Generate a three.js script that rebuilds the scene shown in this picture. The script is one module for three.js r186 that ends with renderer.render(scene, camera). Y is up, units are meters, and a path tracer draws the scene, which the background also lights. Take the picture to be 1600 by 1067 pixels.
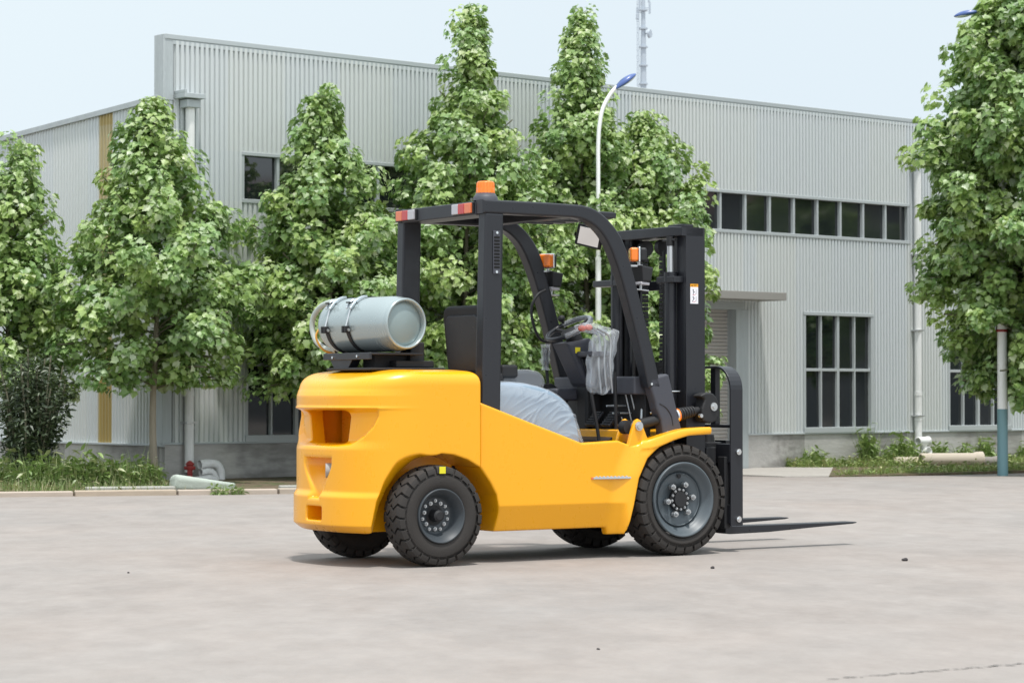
import * as THREE from 'three';
import { mergeGeometries } from 'three/addons/utils/BufferGeometryUtils.js';
import { RoundedBoxGeometry } from 'three/addons/geometries/RoundedBoxGeometry.js';

// ---------------------------------------------------------------- camera, sky, sun, exposure
const scene = new THREE.Scene();
const camera = new THREE.PerspectiveCamera(15.984, 1024 / 682, 0.5, 900);
camera.position.set(0, 1, 0);
camera.rotation.x = 0.02118;
camera.focus = 14.6; camera.userData.fStop = 8;
const renderer = new THREE.WebGLRenderer({ antialias: true });
renderer.setSize(1024, 682);
renderer.toneMapping = THREE.LinearToneMapping;
renderer.toneMappingExposure = 1.2;
renderer.shadowMap.enabled = true;
const ss = (a, b, x) => { const t = Math.min(1, Math.max(0, (x - a) / (b - a))); return t * t * (3 - 2 * t); };
{
  const W = 512, H = 256, d = new Float32Array(W * H * 4);
  for (let j = 0; j < H; j++) {
    const el = ((j + 0.5) / H - 0.5) * Math.PI, s = Math.max(0, Math.sin(el));
    for (let i = 0; i < W; i++) {
      const az = i / W * Math.PI * 2;
      const c = 0.03 * Math.sin(az * 3 + s * 5) * Math.sin(az * 5 - s * 9) * (1 - s);
      // white haze, brighter round the high sun, which stands a little behind the camera
      const x = Math.cos((i + .5) / W * 6.283185 - Math.PI), z = Math.sin((i + .5) / W * 6.283185 - Math.PI), ce = Math.cos(el);
      const k = ss(-.35, 1, (3 * x * ce + 40 * s + 11 * z * ce) / 41.6) - ss(-.35, 1, .16);
      const q = 1 + .85 * Math.max(k, -.03), w = Math.max(0, k) * .06;
      const r = (0.675 + w) * q + c, g = (0.765 + w * .4) * q + c, b = 0.825 * q + c * .6;
      const o = (j * W + i) * 4;
      d[o] = r; d[o + 1] = g; d[o + 2] = b; d[o + 3] = 1;
    }
  }
  const t = new THREE.DataTexture(d, W, H, THREE.RGBAFormat, THREE.FloatType);
  t.mapping = THREE.EquirectangularReflectionMapping;
  t.magFilter = t.minFilter = THREE.LinearFilter; t.wrapS = THREE.RepeatWrapping; t.needsUpdate = true;
  scene.background = t; scene.environment = t;
}
const sun = new THREE.DirectionalLight(new THREE.Color(1, 0.97, 0.92), 3.0);
sun.position.set(3, 40, 11 - 15); sun.target.position.set(0, 0, -15);
sun.castShadow = true; sun.shadow.radius = 7;
Object.assign(sun.shadow.camera, { left: -25, right: 25, top: 25, bottom: -25, near: 1, far: 90 });
sun.shadow.mapSize.set(4096, 4096); sun.shadow.bias = -0.0005;
scene.add(sun, sun.target);

// ---------------------------------------------------------------- helpers
const V3 = (x, y, z) => new THREE.Vector3(x, y, z);
const V2 = (x, y) => new THREE.Vector2(x, y);
let seed = 12345;
function setSeed(s) { seed = s >>> 0; }
function rnd() { seed = (seed + 0x6D2B79F5) >>> 0; let t = seed; t = Math.imul(t ^ (t >>> 15), t | 1); t ^= t + Math.imul(t ^ (t >>> 7), t | 61); return ((t ^ (t >>> 14)) >>> 0) / 4294967296; }
const rr = (a, b) => a + (b - a) * rnd();
const clamp = (x, a = 0, b = 1) => Math.min(b, Math.max(a, x));
const lerp = (a, b, t) => a + (b - a) * t;
const used = {};
function numbered(n) { const k = used[n] = (used[n] ?? -1) + 1; return k ? `${n}_${String(k).padStart(3, '0')}` : n; }
function prep(g) {
  g = g.index ? g.toNonIndexed() : g;
  for (const k of Object.keys(g.attributes)) if (!['position', 'normal', 'uv', 'color'].includes(k)) g.deleteAttribute(k);
  if (!g.attributes.normal) g.computeVertexNormals();
  if (!g.attributes.uv) {
    const p = g.attributes.position, u = new Float32Array(p.count * 2);
    for (let i = 0; i < p.count; i++) { u[2 * i] = p.getX(i) + p.getZ(i); u[2 * i + 1] = p.getY(i); }
    g.setAttribute('uv', new THREE.BufferAttribute(u, 2));
  }
  g.morphAttributes = {}; return g;
}
const merge = a => { a = a.flat(9); return a.length === 1 ? a[0] : mergeGeometries(a.map(prep)); };
function part(name, geo, mat, parent = scene, label) {
  const m = new THREE.Mesh(Array.isArray(geo) ? merge(geo) : geo, mat);
  m.name = parent === scene ? numbered(name) : name; m.castShadow = m.receiveShadow = true; parent.add(m);
  if (label) m.userData.label = label;
  return m;
}
function thing(name, label, category, pos = [0, 0, 0], turn = 0, group) {
  const o = new THREE.Group(); o.name = numbered(name); o.position.set(...pos); o.rotation.y = turn; scene.add(o);
  o.userData = { label, category }; if (group) o.userData.group = group; return o;
}
function tag(o, label, category, group) { Object.assign(o.userData, { label, category }); if (group) o.userData.group = group; return o; }
function sub(name, parent) { const o = new THREE.Group(); o.name = name; parent.add(o); return o; }
function bx(u0, u1, v0, v1, w0, w1, r = 0.006) {
  const a = u1 - u0, b = v1 - v0, c = w1 - w0; r = Math.min(r, a * .45, b * .45, c * .45);
  const g = r > 0 ? new RoundedBoxGeometry(a, b, c, 2, r) : new THREE.BoxGeometry(a, b, c);
  return g.translate((u0 + u1) / 2, (v0 + v1) / 2, (w0 + w1) / 2);
}
const sharp = (u0, u1, v0, v1, w0, w1) => bx(u0, u1, v0, v1, w0, w1, 0);
function ext(pts, w0, w1, b = 0.006, seg = 2) {          // outline in (x, y), thickness along z
  const s = new THREE.Shape(pts.map(p => V2(p[0], p[1])));
  const g = new THREE.ExtrudeGeometry(s, { depth: w1 - w0 - 2 * b, bevelEnabled: b > 0, bevelSize: b, bevelThickness: b, bevelOffset: -b, bevelSegments: seg, curveSegments: 12 });
  return g.translate(0, 0, w0 + b);
}
function spl(pts, n = 24) { return new THREE.CatmullRomCurve3(pts.map(p => V3(p[0], p[1], 0)), false, 'centripetal').getPoints(n).map(p => [p.x, p.y]); }
function tube(pts, r, n = 24, k = 8) { return new THREE.TubeGeometry(new THREE.CatmullRomCurve3(pts.map(p => V3(...p)), false, 'centripetal'), n, r, k); }
function cyl(a, b, r0, r1 = r0, k = 20) {
  const A = V3(...a), B = V3(...b), L = A.distanceTo(B);
  const g = new THREE.CylinderGeometry(r1, r0, L, k);
  g.applyQuaternion(new THREE.Quaternion().setFromUnitVectors(V3(0, 1, 0), B.clone().sub(A).normalize()));
  const c = A.add(B).multiplyScalar(.5); return g.translate(c.x, c.y, c.z);
}
function latheZ(prof, k = 64) { return new THREE.LatheGeometry(prof.map(p => V2(Math.max(p[0], 1e-5), p[1])), k).rotateX(Math.PI / 2); }
function mirrorW(g) {
  g = g.clone(); const p = g.attributes.position, n = g.attributes.normal;
  for (let i = 0; i < p.count; i++) { p.setZ(i, -p.getZ(i)); n.setZ(i, -n.getZ(i)); }
  if (g.index) { const a = g.index.array; for (let i = 0; i < a.length; i += 3) { const t = a[i]; a[i] = a[i + 1]; a[i + 1] = t; } }
  return g;
}
function polySD(pts) {                                   // signed distance to a closed outline
  const n = pts.length;
  return (x, y) => {
    let d = 1e9, s = 1;
    for (let i = 0, j = n - 1; i < n; j = i++) {
      const ax = pts[i][0], ay = pts[i][1], ex = pts[j][0] - ax, ey = pts[j][1] - ay, wx = x - ax, wy = y - ay;
      const t = clamp((wx * ex + wy * ey) / (ex * ex + ey * ey)), bx_ = wx - ex * t, by = wy - ey * t;
      d = Math.min(d, bx_ * bx_ + by * by);
      const c1 = y >= ay, c2 = y < pts[j][1], c3 = ex * wy > ey * wx;
      if ((c1 && c2 && c3) || (!c1 && !c2 && !c3)) s = -s;
    }
    return s * Math.sqrt(d);
  };
}
const smax = (a, b, k) => { const h = Math.max(k - Math.abs(a - b), 0) / k; return Math.max(a, b) + h * h * k * .25; };
const smin = (a, b, k) => -smax(-a, -b, k);
function surfNet(fn, lo, hi, c) {                        // smooth mesh of the surface fn = 0
  const N = [0, 1, 2].map(i => Math.ceil((hi[i] - lo[i]) / c) + 1), [nx, ny, nz] = N, F = new Float32Array(nx * ny * nz);
  for (let k = 0, q = 0; k < nz; k++) for (let j = 0; j < ny; j++) for (let i = 0; i < nx; i++) F[q++] = fn(lo[0] + i * c, lo[1] + j * c, lo[2] + k * c);
  const id = new Int32Array(nx * ny * nz).fill(-1), P = [], I = [], st = [1, nx, nx * ny];
  const E = []; for (let a = 0; a < 8; a++) for (let b = 0; b < 3; b++) if (!(a >> b & 1)) E.push([a, a | 1 << b]);
  const off = a => (a & 1) + (a >> 1 & 1) * nx + (a >> 2 & 1) * nx * ny;
  for (let k = 0; k < nz - 1; k++) for (let j = 0; j < ny - 1; j++) for (let i = 0; i < nx - 1; i++) {
    const q = i + j * nx + k * nx * ny; let m = 0; for (let a = 0; a < 8; a++) if (F[q + off(a)] < 0) m |= 1 << a;
    if (m === 0 || m === 255) continue;
    let x = 0, y = 0, z = 0, n = 0;
    for (const [a, b] of E) { if ((m >> a & 1) === (m >> b & 1)) continue; const fa = F[q + off(a)], fb = F[q + off(b)], t = fa / (fa - fb);
      x += lerp(a & 1, b & 1, t); y += lerp(a >> 1 & 1, b >> 1 & 1, t); z += lerp(a >> 2 & 1, b >> 2 & 1, t); n++; }
    id[q] = P.length / 3; P.push(lo[0] + (i + x / n) * c, lo[1] + (j + y / n) * c, lo[2] + (k + z / n) * c);
  }
  for (let k = 1; k < nz - 1; k++) for (let j = 1; j < ny - 1; j++) for (let i = 1; i < nx - 1; i++) {
    const q = i + j * nx + k * nx * ny;
    for (let a = 0; a < 3; a++) {
      if ((F[q] < 0) === (F[q + st[a]] < 0)) continue;
      const b = st[(a + 1) % 3], d = st[(a + 2) % 3], v = [id[q], id[q - b], id[q - b - d], id[q - d]];
      if (v.some(e => e < 0)) continue;
      if (F[q] < 0) I.push(v[0], v[1], v[2], v[0], v[2], v[3]); else I.push(v[0], v[2], v[1], v[0], v[3], v[2]);
    }
  }
  const n = P.length / 3, Nn = new Float32Array(n * 3), uv = new Float32Array(n * 2), e = c * .6;
  const grad = (x, y, z) => [(fn(x + e, y, z) - fn(x - e, y, z)) / (2 * e), (fn(x, y + e, z) - fn(x, y - e, z)) / (2 * e), (fn(x, y, z + e) - fn(x, y, z - e)) / (2 * e)];
  for (let i = 0; i < n; i++) {
    let x = P[3 * i], y = P[3 * i + 1], z = P[3 * i + 2], g;
    for (let s = 0; s < 2; s++) { g = grad(x, y, z); const l = g[0] * g[0] + g[1] * g[1] + g[2] * g[2] + 1e-9, f = clamp(fn(x, y, z) / l, -c * .5, c * .5); x -= f * g[0] * .9; y -= f * g[1] * .9; z -= f * g[2] * .9; }
    g = grad(x, y, z); const l = Math.hypot(...g) || 1;
    P[3 * i] = x; P[3 * i + 1] = y; P[3 * i + 2] = z; Nn[3 * i] = g[0] / l; Nn[3 * i + 1] = g[1] / l; Nn[3 * i + 2] = g[2] / l;
    uv[2 * i] = x + z; uv[2 * i + 1] = y;
  }
  const G = new THREE.BufferGeometry();
  G.setAttribute('position', new THREE.Float32BufferAttribute(P, 3)); G.setAttribute('normal', new THREE.BufferAttribute(Nn, 3)); G.setAttribute('uv', new THREE.BufferAttribute(uv, 2));
  G.setIndex(I); return G;
}
// noise textures
function noiseGrid(n, cells, s) {                        // tileable value noise
  setSeed(s); const g = Float32Array.from({ length: cells * cells }, rnd), o = new Float32Array(n * n);
  for (let j = 0; j < n; j++) for (let i = 0; i < n; i++) {
    const x = i / n * cells, y = j / n * cells, x0 = Math.floor(x), y0 = Math.floor(y); let fx = x - x0, fy = y - y0; fx = fx * fx * (3 - 2 * fx); fy = fy * fy * (3 - 2 * fy);
    const a = (p, q) => g[(q % cells) * cells + p % cells];
    o[j * n + i] = lerp(lerp(a(x0, y0), a(x0 + 1, y0), fx), lerp(a(x0, y0 + 1), a(x0 + 1, y0 + 1), fx), fy);
  } return o;
}
function fbm(n, c0, oct, s, gain = .55) { const o = new Float32Array(n * n); let a = 1, t = 0, c = c0; for (let k = 0; k < oct && c <= n; k++) { const g = noiseGrid(n, c, s + k * 17); for (let i = 0; i < o.length; i++) o[i] += g[i] * a; t += a; a *= gain; c *= 2; } for (let i = 0; i < o.length; i++) o[i] /= t; return o; }
function tex(n, fn, srgb = true, m = n) {
  const d = new Uint8Array(n * m * 4); for (let j = 0; j < m; j++) for (let i = 0; i < n; i++) { const c = fn(i, j), o = (j * n + i) * 4; for (let k = 0; k < 3; k++) d[o + k] = clamp(c[k]) * 255; d[o + 3] = 255; }
  const t = new THREE.DataTexture(d, n, m); t.wrapS = t.wrapT = THREE.RepeatWrapping; t.magFilter = THREE.LinearFilter; t.minFilter = THREE.LinearMipmapLinearFilter; t.generateMipmaps = true; t.anisotropy = 8;
  if (srgb) t.colorSpace = THREE.SRGBColorSpace; t.needsUpdate = true; return t;
}
const rep = (t, x, y) => { const c = t.clone(); c.repeat.set(x, y); c.needsUpdate = true; return c; };
const lin = (r, g, b) => new THREE.Color().setRGB(r, g, b);
const std = (c, roughness = .6, o = {}) => new THREE.MeshStandardMaterial({ color: lin(...c), roughness, ...o });
const phys = (c, roughness = .4, o = {}) => new THREE.MeshPhysicalMaterial({ color: lin(...c), roughness, ...o });
const nA = fbm(512, 4, 7, 11), nB = fbm(512, 8, 6, 77, .6), nC = fbm(512, 32, 4, 301, .7);
const mottle = tex(512, (i, j) => { const k = j * 512 + i, a = .95 + .10 * (nA[k] - .5) + .10 * (nC[k] - .5); return [a, a, a]; });
const roughMap = tex(512, (i, j) => { const a = .72 + .5 * (nB[j * 512 + i] - .5); return [a, a, a]; }, false);
const fineBump = tex(512, (i, j) => { const a = nC[j * 512 + i]; return [a, a, a]; }, false);

// ---------------------------------------------------------------- materials
const M = {
  yellow: phys([.93, .41, .002], .44, { clearcoat: .34, clearcoatRoughness: .28, roughnessMap: rep(roughMap, 2, 2) }),
  black: std([.018, .019, .024], .48, { roughnessMap: rep(roughMap, 3, 3) }),
  blackDeep: std([.014, .014, .016], .62),
  greyPlastic: std([.058, .060, .075], .55),
  tyre: std([.036, .031, .028], .78, { map: rep(mottle, 3, 3), bumpMap: rep(fineBump, 4, 4), bumpScale: .0012 }),
  rim: phys([.078, .096, .110], .45, { clearcoat: .2, clearcoatRoughness: .4 }),
  rimDark: phys([.040, .048, .056], .5, { clearcoat: .15, clearcoatRoughness: .4 }),
  steel: std([.62, .63, .64], .32, { metalness: .85 }),
  chrome: std([.78, .79, .8], .18, { metalness: 1 }),
  galv: std([.55, .6, .64], .38, { metalness: .6 }),
  aluminium: std([.40, .46, .465], .36, { metalness: .45, roughnessMap: rep(roughMap, 2, 2) }),
  hose: std([.42, .46, .43], .5),
  tailOrange: phys([.72, .17, .06], .3, { clearcoat: .6 }),
  orange: phys([.95, .22, .01], .25, { clearcoat: .6 }),
  red: phys([.5, .03, .03], .25, { clearcoat: .6 }),
  lensWhite: phys([.48, .46, .49], .25, { clearcoat: .6 }),
  filmBag: phys([.95, .97, 1], .26, { transmission: .84, thickness: 0, clearcoat: .6, clearcoatRoughness: .15, side: THREE.DoubleSide }),
  film2: phys([.95, .97, 1], .22, { transmission: .9, thickness: 0, clearcoat: .6, clearcoatRoughness: .15, side: THREE.DoubleSide }),
  film: phys([.93, .96, 1], .14, { transmission: .82, thickness: 0, clearcoat: .5, clearcoatRoughness: .2, side: THREE.DoubleSide }),
  hood: std([.23, .31, .39], .45),
  seat: std([.06, .065, .075], .5),
  sheet: std([.59, .615, .615], .55, { vertexColors: true, roughnessMap: rep(roughMap, .3, .3) }),
  trim: std([.47, .51, .525], .5, { map: rep(mottle, .4, .4) }),
  frame: std([.42, .45, .46], .5),
  pvc: std([.88, .88, .87], .45, { map: rep(mottle, .6, .25) }),
  concrete: std([.36, .35, .335], .9),
};

// ---------------------------------------------------------------- setting: yard, beds, kerb
const gy = (x, z) => -0.055 * ss(26.6, 32.5, -z) * ss(-4, 0, x);
{
  const g1 = fbm(1024, 3, 8, 901, .6), g2 = fbm(1024, 24, 5, 55, .72), g3 = fbm(1024, 6, 6, 432, .55);
  const map = tex(1024, (i, j) => {
    const k = j * 1024 + i, st = ss(.56, .66, g3[k]) * .05, a = .605 + .034 * (g1[k] - .5) + .085 * (g2[k] - .5) - st * .3, p = g3[(k * 7 + 311) % g3.length] * 0 + (g1[(k + 524288) % g1.length] - .5) * .03;
    return [a + .016 + p, a - .004, a - .022 - p * .6];
  });
  map.repeat.set(1 / 4.2, 1 / 7.5);
  const bump = tex(1024, (i, j) => { const a = g2[j * 1024 + i]; return [a, a, a]; }, false); bump.repeat.set(.6, .6);
  const xs = [], zs = []; const ramp = (a, lo, hi, s) => { for (const e of [400, 200, 100, 60, 35]) a.push(lo - e); for (let v = lo; v <= hi; v += s) a.push(v); for (const e of [35, 60, 100, 200, 400]) a.push(hi + e); };
  ramp(xs, -14, 16, .5); ramp(zs, -42, 4, .5);
  const P = [], U = [], C = [], I = [], nx = xs.length; setSeed(5);
  const c1 = fbm(64, 4, 4, 71, .6);
  for (const z of zs) for (const x of xs) {
    P.push(x, gy(x, z), z); U.push(x, z);
    const n = c1[(((Math.round(z * 2.2) % 64) + 64) % 64) * 64 + (((Math.round(x * 1.1) % 64) + 64) % 64)] - .5;
    C.push(1 + n * .07, 1 + n * .07, 1 + n * .065);
  }
  for (let j = 0; j < zs.length - 1; j++) for (let i = 0; i < nx - 1; i++) { const a = j * nx + i; I.push(a, a + nx, a + 1, a + 1, a + nx, a + nx + 1); }
  const g = new THREE.BufferGeometry(); g.setAttribute('position', new THREE.Float32BufferAttribute(P, 3)); g.setAttribute('uv', new THREE.Float32BufferAttribute(U, 2)); g.setAttribute('color', new THREE.Float32BufferAttribute(C, 3)); g.setIndex(I); g.computeVertexNormals();
  const m = new THREE.MeshStandardMaterial({ color: lin(.82, .785, .775), map, bumpMap: bump, bumpScale: .004, roughness: .88, vertexColors: true });
  part('ground', g, m).userData.kind = 'structure';
}
const soilTex = (() => { const a = fbm(512, 6, 7, 610, .62), b = fbm(512, 40, 4, 88, .7); return tex(512, (i, j) => { const k = j * 512 + i, s = ss(.45, .6, a[k]), v = .8 + .5 * (b[k] - .5); return [lerp(.50, .40, s) * v, lerp(.43, .42, s) * v, lerp(.34, .26, s) * v]; }); })();
function sheet(name, pts, y, mat, edge = .25) {            // a low raised bed with an outline, laid on the yard
  const g = ext(pts.map(p => [p[0], -p[1]]), 0, y + .2, 0).rotateX(-Math.PI / 2).translate(0, -.2, 0);
  const o = part(name, g, mat); o.userData.kind = 'structure'; return o;
}
const soil = new THREE.MeshStandardMaterial({ map: rep(soilTex, .6, .6), roughness: 1, bumpMap: rep(fineBump, 2, 2), bumpScale: .01 });
const sand = new THREE.MeshStandardMaterial({ map: rep(mottle, .7, .7), color: lin(.42, .39, .355), roughness: 1, bumpMap: rep(fineBump, 1, 1), bumpScale: .004 });
// kerb line: from (-9.8,-21.95) to (-1.2,-24.35)
const kd = V2(.963, -.269), kn = V2(-.269, -.963), K0 = V2(-4.91, -23.34);
const KP = (s, n) => [K0.x + kd.x * s + kn.x * n, K0.y + kd.y * s + kn.y * n];
sheet('planting_bed', [KP(-16, .14), KP(3.7, .14), [-.9, -29.55], [-3.9, -26.9], [-3.9, -27], [-14, -38.6], [-24, -38]], .035, soil);
sheet('planting_bed', [[3.9, -29.9], [4.7, -30.3], [6.9, -32.1], [16, -39.9], [14.9, -43], [4.5, -34]], -.018, soil);
sheet('apron', [[2.3, -31.2], [3.35, -29.85], [3.95, -29.95], [4.6, -34.2], [3.3, -33.2]], -.022, sand);
{
  const k = new THREE.Group(); k.name = 'kerb'; k.userData.kind = 'structure'; scene.add(k); setSeed(9);
  const km = [0, 1, 2].map(i => new THREE.MeshStandardMaterial({ color: lin([.47, .44, .50][i], [.385, .37, .42][i], [.30, .30, .35][i]), map: rep(mottle, .5, .5), roughness: .95 }));
  const kg = bx(-.49, .49, -.1, .055, -.07, .07, .012);
  for (let i = -6; i < 4; i++) {
    const m = part('kerb_stone', kg, km[Math.floor(rnd() * 3)], k); const p = KP(i + .2, .07 + rr(-.008, .008));
    m.position.set(p[0], rr(-.006, .004), p[1]); m.rotation.y = .272 + rr(-.006, .006);
  }
}

// ---------------------------------------------------------------- warehouse (local x along the front, z out of the front, y up)
const house = thing('warehouse', 'grey corrugated metal warehouse with ribbon windows behind the trees', 'warehouse', [-3.866, 0, -26.984], 41 * Math.PI / 180);
function ribs(x0, x1, y0, y1, pitch = .066, dep = .026, ph = 0, crest = [.54, .62, .90, .98]) {
  const P = [], U = [], I = []; const top = typeof y1 === 'function' ? y1 : () => y1;
  let xs = []; for (let k = Math.floor((x0 - ph) / pitch) - 1; k * pitch + ph < x1 + pitch * 2; k++) { const a = ph + k * pitch; xs.push([a, dep], [a + crest[0] * pitch, dep], [a + crest[1] * pitch, 0], [a + crest[2] * pitch, 0]); }
  const cut = x => { const i = xs.findIndex(p => p[0] >= x), a = xs[i - 1], b = xs[i]; return [x, lerp(a[1], b[1], (x - a[0]) / (b[0] - a[0]))]; }, e0 = cut(x0), e1 = cut(x1);
  xs = [e0, ...xs.filter(p => p[0] > x0 && p[0] < x1), e1];
  xs.forEach((p, i) => { const t = top(p[0]); P.push(p[0], y0, p[1], p[0], t, p[1]); U.push(p[0], y0, p[0], t); if (i) { const a = i * 2 - 2; I.push(a, a + 2, a + 1, a + 1, a + 2, a + 3); } });
  const g = new THREE.BufferGeometry(); g.setAttribute('position', new THREE.Float32BufferAttribute(P, 3)); g.setAttribute('uv', new THREE.Float32BufferAttribute(U, 2)); g.setIndex(I);
  const h = g.toNonIndexed(); h.computeVertexNormals();
  const c = new Float32Array(h.attributes.position.count * 3); for (let i = 0; i < c.length / 3; i++) { const j = i - i % 3, n = Math.floor((h.attributes.position.getX(j) - ph) / (pitch * 12)), q = Math.sin(n * 12.9898 + y0 * 7.1) * 43758.5453, f = q - Math.floor(q); c[3 * i] = .96 + .05 * f; c[3 * i + 1] = .975 + .03 * f; c[3 * i + 2] = .985 + .015 * (1 - f); }
  h.setAttribute('color', new THREE.BufferAttribute(c, 3)); return h;
}
const L = 24, SIDE = 17, wins = [1.1, 4.25, 10.52, 13.68, 16.84, 20], WW = 1.42, dT = 7.25, dB = 9.27;
{
  // front cladding, bay by bay round the openings
  part('wall_panel', ribs(.1, L, 3.745, 4.93), M.sheet, house);
  let a = .1; const low = [];
  for (const w of [...wins.map(x => [x - .03, x + WW + .03, 2.13, .47]), [dT, dB, 2.24, -.2]].sort((p, q) => p[0] - q[0])) {
    low.push(ribs(a, w[0], .44, 3.18)); low.push(ribs(w[0], w[1], w[2], 3.18)); a = w[1];
  }
  low.push(ribs(a, L, .44, 3.18)); part('wall_panel', low, M.sheet, house);
  part('wall_panel', [ribs(.1, 1.02, 3.18, 3.745), ribs(12.78, L, 3.18, 3.745)], M.sheet, house);
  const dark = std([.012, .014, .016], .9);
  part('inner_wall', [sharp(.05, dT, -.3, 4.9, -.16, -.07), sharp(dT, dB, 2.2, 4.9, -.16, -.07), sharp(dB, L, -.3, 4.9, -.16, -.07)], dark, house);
  part('parapet_cap', [bx(-.02, L, 4.94, 5.0, -.17, .03, .008), bx(.09, L, 4.885, 4.94, -.02, .024, .004)], M.trim, house);
  part('corner_post', [bx(-.035, .1, 4.26, 4.995, -.168, .022, .006), bx(-.03, .095, .4, 4.262, -.12, .018, .006)], M.trim, house);
  // plinth
  const stain = (() => { const a = fbm(512, 3, 7, 41, .6), b = fbm(512, 10, 5, 42); return tex(512, (i, j) => { const k = j * 512 + i, s = ss(.5, .66, a[k]), w = ss(.55, .7, b[(j >> 3) * 512 + i]); let v = .70 - .15 * s - .06 * w + .1 * (nC[k] - .5); return [v + .01, v, v - .012]; }); })();
  const pm = new THREE.MeshStandardMaterial({ map: rep(stain, .33, .5), roughness: .95, bumpMap: rep(fineBump, 1, 1), bumpScale: .003 });
  let pl = [];
  for (const [p, q] of [[0, 1.95], [1.955, 4.2], [4.205, dT], [dB + .1, 10.5], [10.503, 12.7], [12.703, 15.4], [15.403, L]]) pl.push(bx(p, q, -.35, .425, -.1, .02, .004));
  for (const [p, q] of [[-SIDE, -5], [-4.997, -2.1], [-2.097, -.1005]]) pl.push(bx(-.02, .1, -.35, .408, p, q, .004));
  part('plinth', pl, pm, house);
  part('sill_flashing', [bx(-.03, dT, .425, .448, -.03, .04, .004), bx(dB + .1, L, .425, .448, -.03, .04, .004), bx(-.045, -.01, .408, .432, -SIDE, -.1, .004)], M.trim, house);
  // left side wall with its sloping verge
  const vt = s => 4.30 - .052 * s;
  const sw = (s0, s1, y0, y1) => {                         // s runs back from the corner along -z, crests towards -x
    const g = ribs(s0, s1, y0, y1, .066, .014, 0, [.2, .3, .9, 1]), p = g.attributes.position;
    for (let i = 0; i < p.count; i++) { const s = p.getX(i), d = p.getZ(i); p.setX(i, -d - .004); p.setZ(i, -s); }
    g.computeVertexNormals(); return g;
  };
  part('wall_panel', [sw(.1, 1.06, .43, vt), sw(1.375, 2.55, .43, vt), sw(2.55, 3.5, .43, 2.62), sw(2.55, 3.5, 3.12, vt), sw(3.5, SIDE, .43, vt)], M.sheet, house);
  const frp = tex(256, (i, j) => { const k = (j * 2) * 512 + i * 2, e = .5 + .5 * Math.cos(i / 256 * Math.PI * 10), s = nB[k]; const y = ss(.30, .36, j / 256) * .1; return [.66 + .1 * (s - .5) + .03 * e + y * .3, .585 + .12 * (s - .5) + .03 * e + y * .55, .385 + .12 * (s - .5) + y * 1.3]; });
  part('translucent_panel', sw(1.06, 1.375, .43, vt), phys([.92, .9, .86], .45, { map: rep(frp, 3.2, .245), clearcoat: .2 }), house, 'tall yellowed fibreglass strip let into the metal wall');
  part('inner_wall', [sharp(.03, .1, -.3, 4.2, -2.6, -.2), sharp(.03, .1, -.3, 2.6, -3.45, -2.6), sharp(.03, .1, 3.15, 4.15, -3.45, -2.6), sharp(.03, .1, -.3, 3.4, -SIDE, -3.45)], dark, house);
  part('verge_cap', ext([[.1, vt(.1) - .035], [SIDE, vt(SIDE) - .035], [SIDE, vt(SIDE) + .03], [.1, vt(.1) + .03]], -.04, .05, .004).rotateY(Math.PI / 2), M.trim, house);
  part('roof', [ext([[.1, vt(.1) - .05], [SIDE, vt(SIDE) - .05], [SIDE, vt(SIDE) - .02], [.1, vt(.1) - .02]], 0, L - .1, 0).rotateY(Math.PI / 2).translate(.05, 0, 0)], M.trim, house);
  part('rear_wall', [sharp(0, L, -.3, 3.35, -SIDE - .1, -SIDE), sharp(L - .1, L, -.3, 3.4, -SIDE, -.1)], M.trim, house);
  // small window on the side wall
  const glassM = [0, 1, 2].map(i => phys([.007 + .004 * i, .010 + .004 * i, .012 + .004 * i], .03 + .02 * i, { ior: 1.85 }));
  setSeed(77);
  const pane = (par, x0, x1, y0, y1) => {
    const g = sharp(-(x1 - x0) / 2, (x1 - x0) / 2, -(y1 - y0) / 2, (y1 - y0) / 2, -.004, .004), m = part('pane', g, glassM[Math.floor(rnd() * 3)], par);
    m.position.set((x0 + x1) / 2, (y0 + y1) / 2, -.04); m.rotation.set(rr(-.012, .012), rr(-.012, .012), 0); return m;
  };
  // ribbon window
  const rw = sub('ribbon_window', house), y0 = 3.2, y1 = 3.72, x0 = 1.05, x1 = 12.75;
  part('frame', [bx(x0 - .03, x1 + .03, y1 - .012, y1 + .03, -.05, .028), bx(x0 - .03, x1 + .03, y0 - .035, y0 + .012, -.05, .034), bx(x0 - .03, x0 + .012, y0 + .012, y1 - .012, -.05, .022), bx(x1 - .012, x1 + .03, y0 + .012, y1 - .012, -.05, .022)], M.frame, rw);
  const n = 24, w = (x1 - x0) / n;
  for (let i = 0; i < n; i++) { pane(rw, x0 + i * w, x0 + (i + 1) * w, y0, y1); if (i) part('mullion', bx(x0 + i * w - .019, x0 + i * w + .019, y0 + .012, y1 - .012, -.05, .012, .004), M.frame, rw); }
  for (const x of wins) {
    const W = sub('window', house), b = .5, t = 2.1, m = 1.325;
    part('frame', [bx(x - .03, x + WW + .03, t - .015, t + .035, -.05, .03), bx(x - .03, x + WW + .03, b - .06, b + .02, -.05, .045), bx(x - .03, x + .02, b + .02, t - .015, -.05, .024), bx(x + WW - .02, x + WW + .05, b + .02, t - .015, -.05, .024)], M.frame, W);
    part('transom', bx(x + .02, x + WW - .02, m - .02, m + .02, -.05, .006, .004), M.frame, W);
    for (let i = 0; i < 4; i++) {
      const p = x + i * WW / 4, q = p + WW / 4; pane(W, p, q, b, m); pane(W, p, q, m, t);
      if (i) { const h = i === 2 ? .024 : .013; part('mullion', [bx(p - h, p + h, b + .02, m - .02, -.05, .008, .003), bx(p - h, p + h, m + .02, t - .015, -.05, .008, .003)], M.frame, W); }
    }
  }
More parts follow.
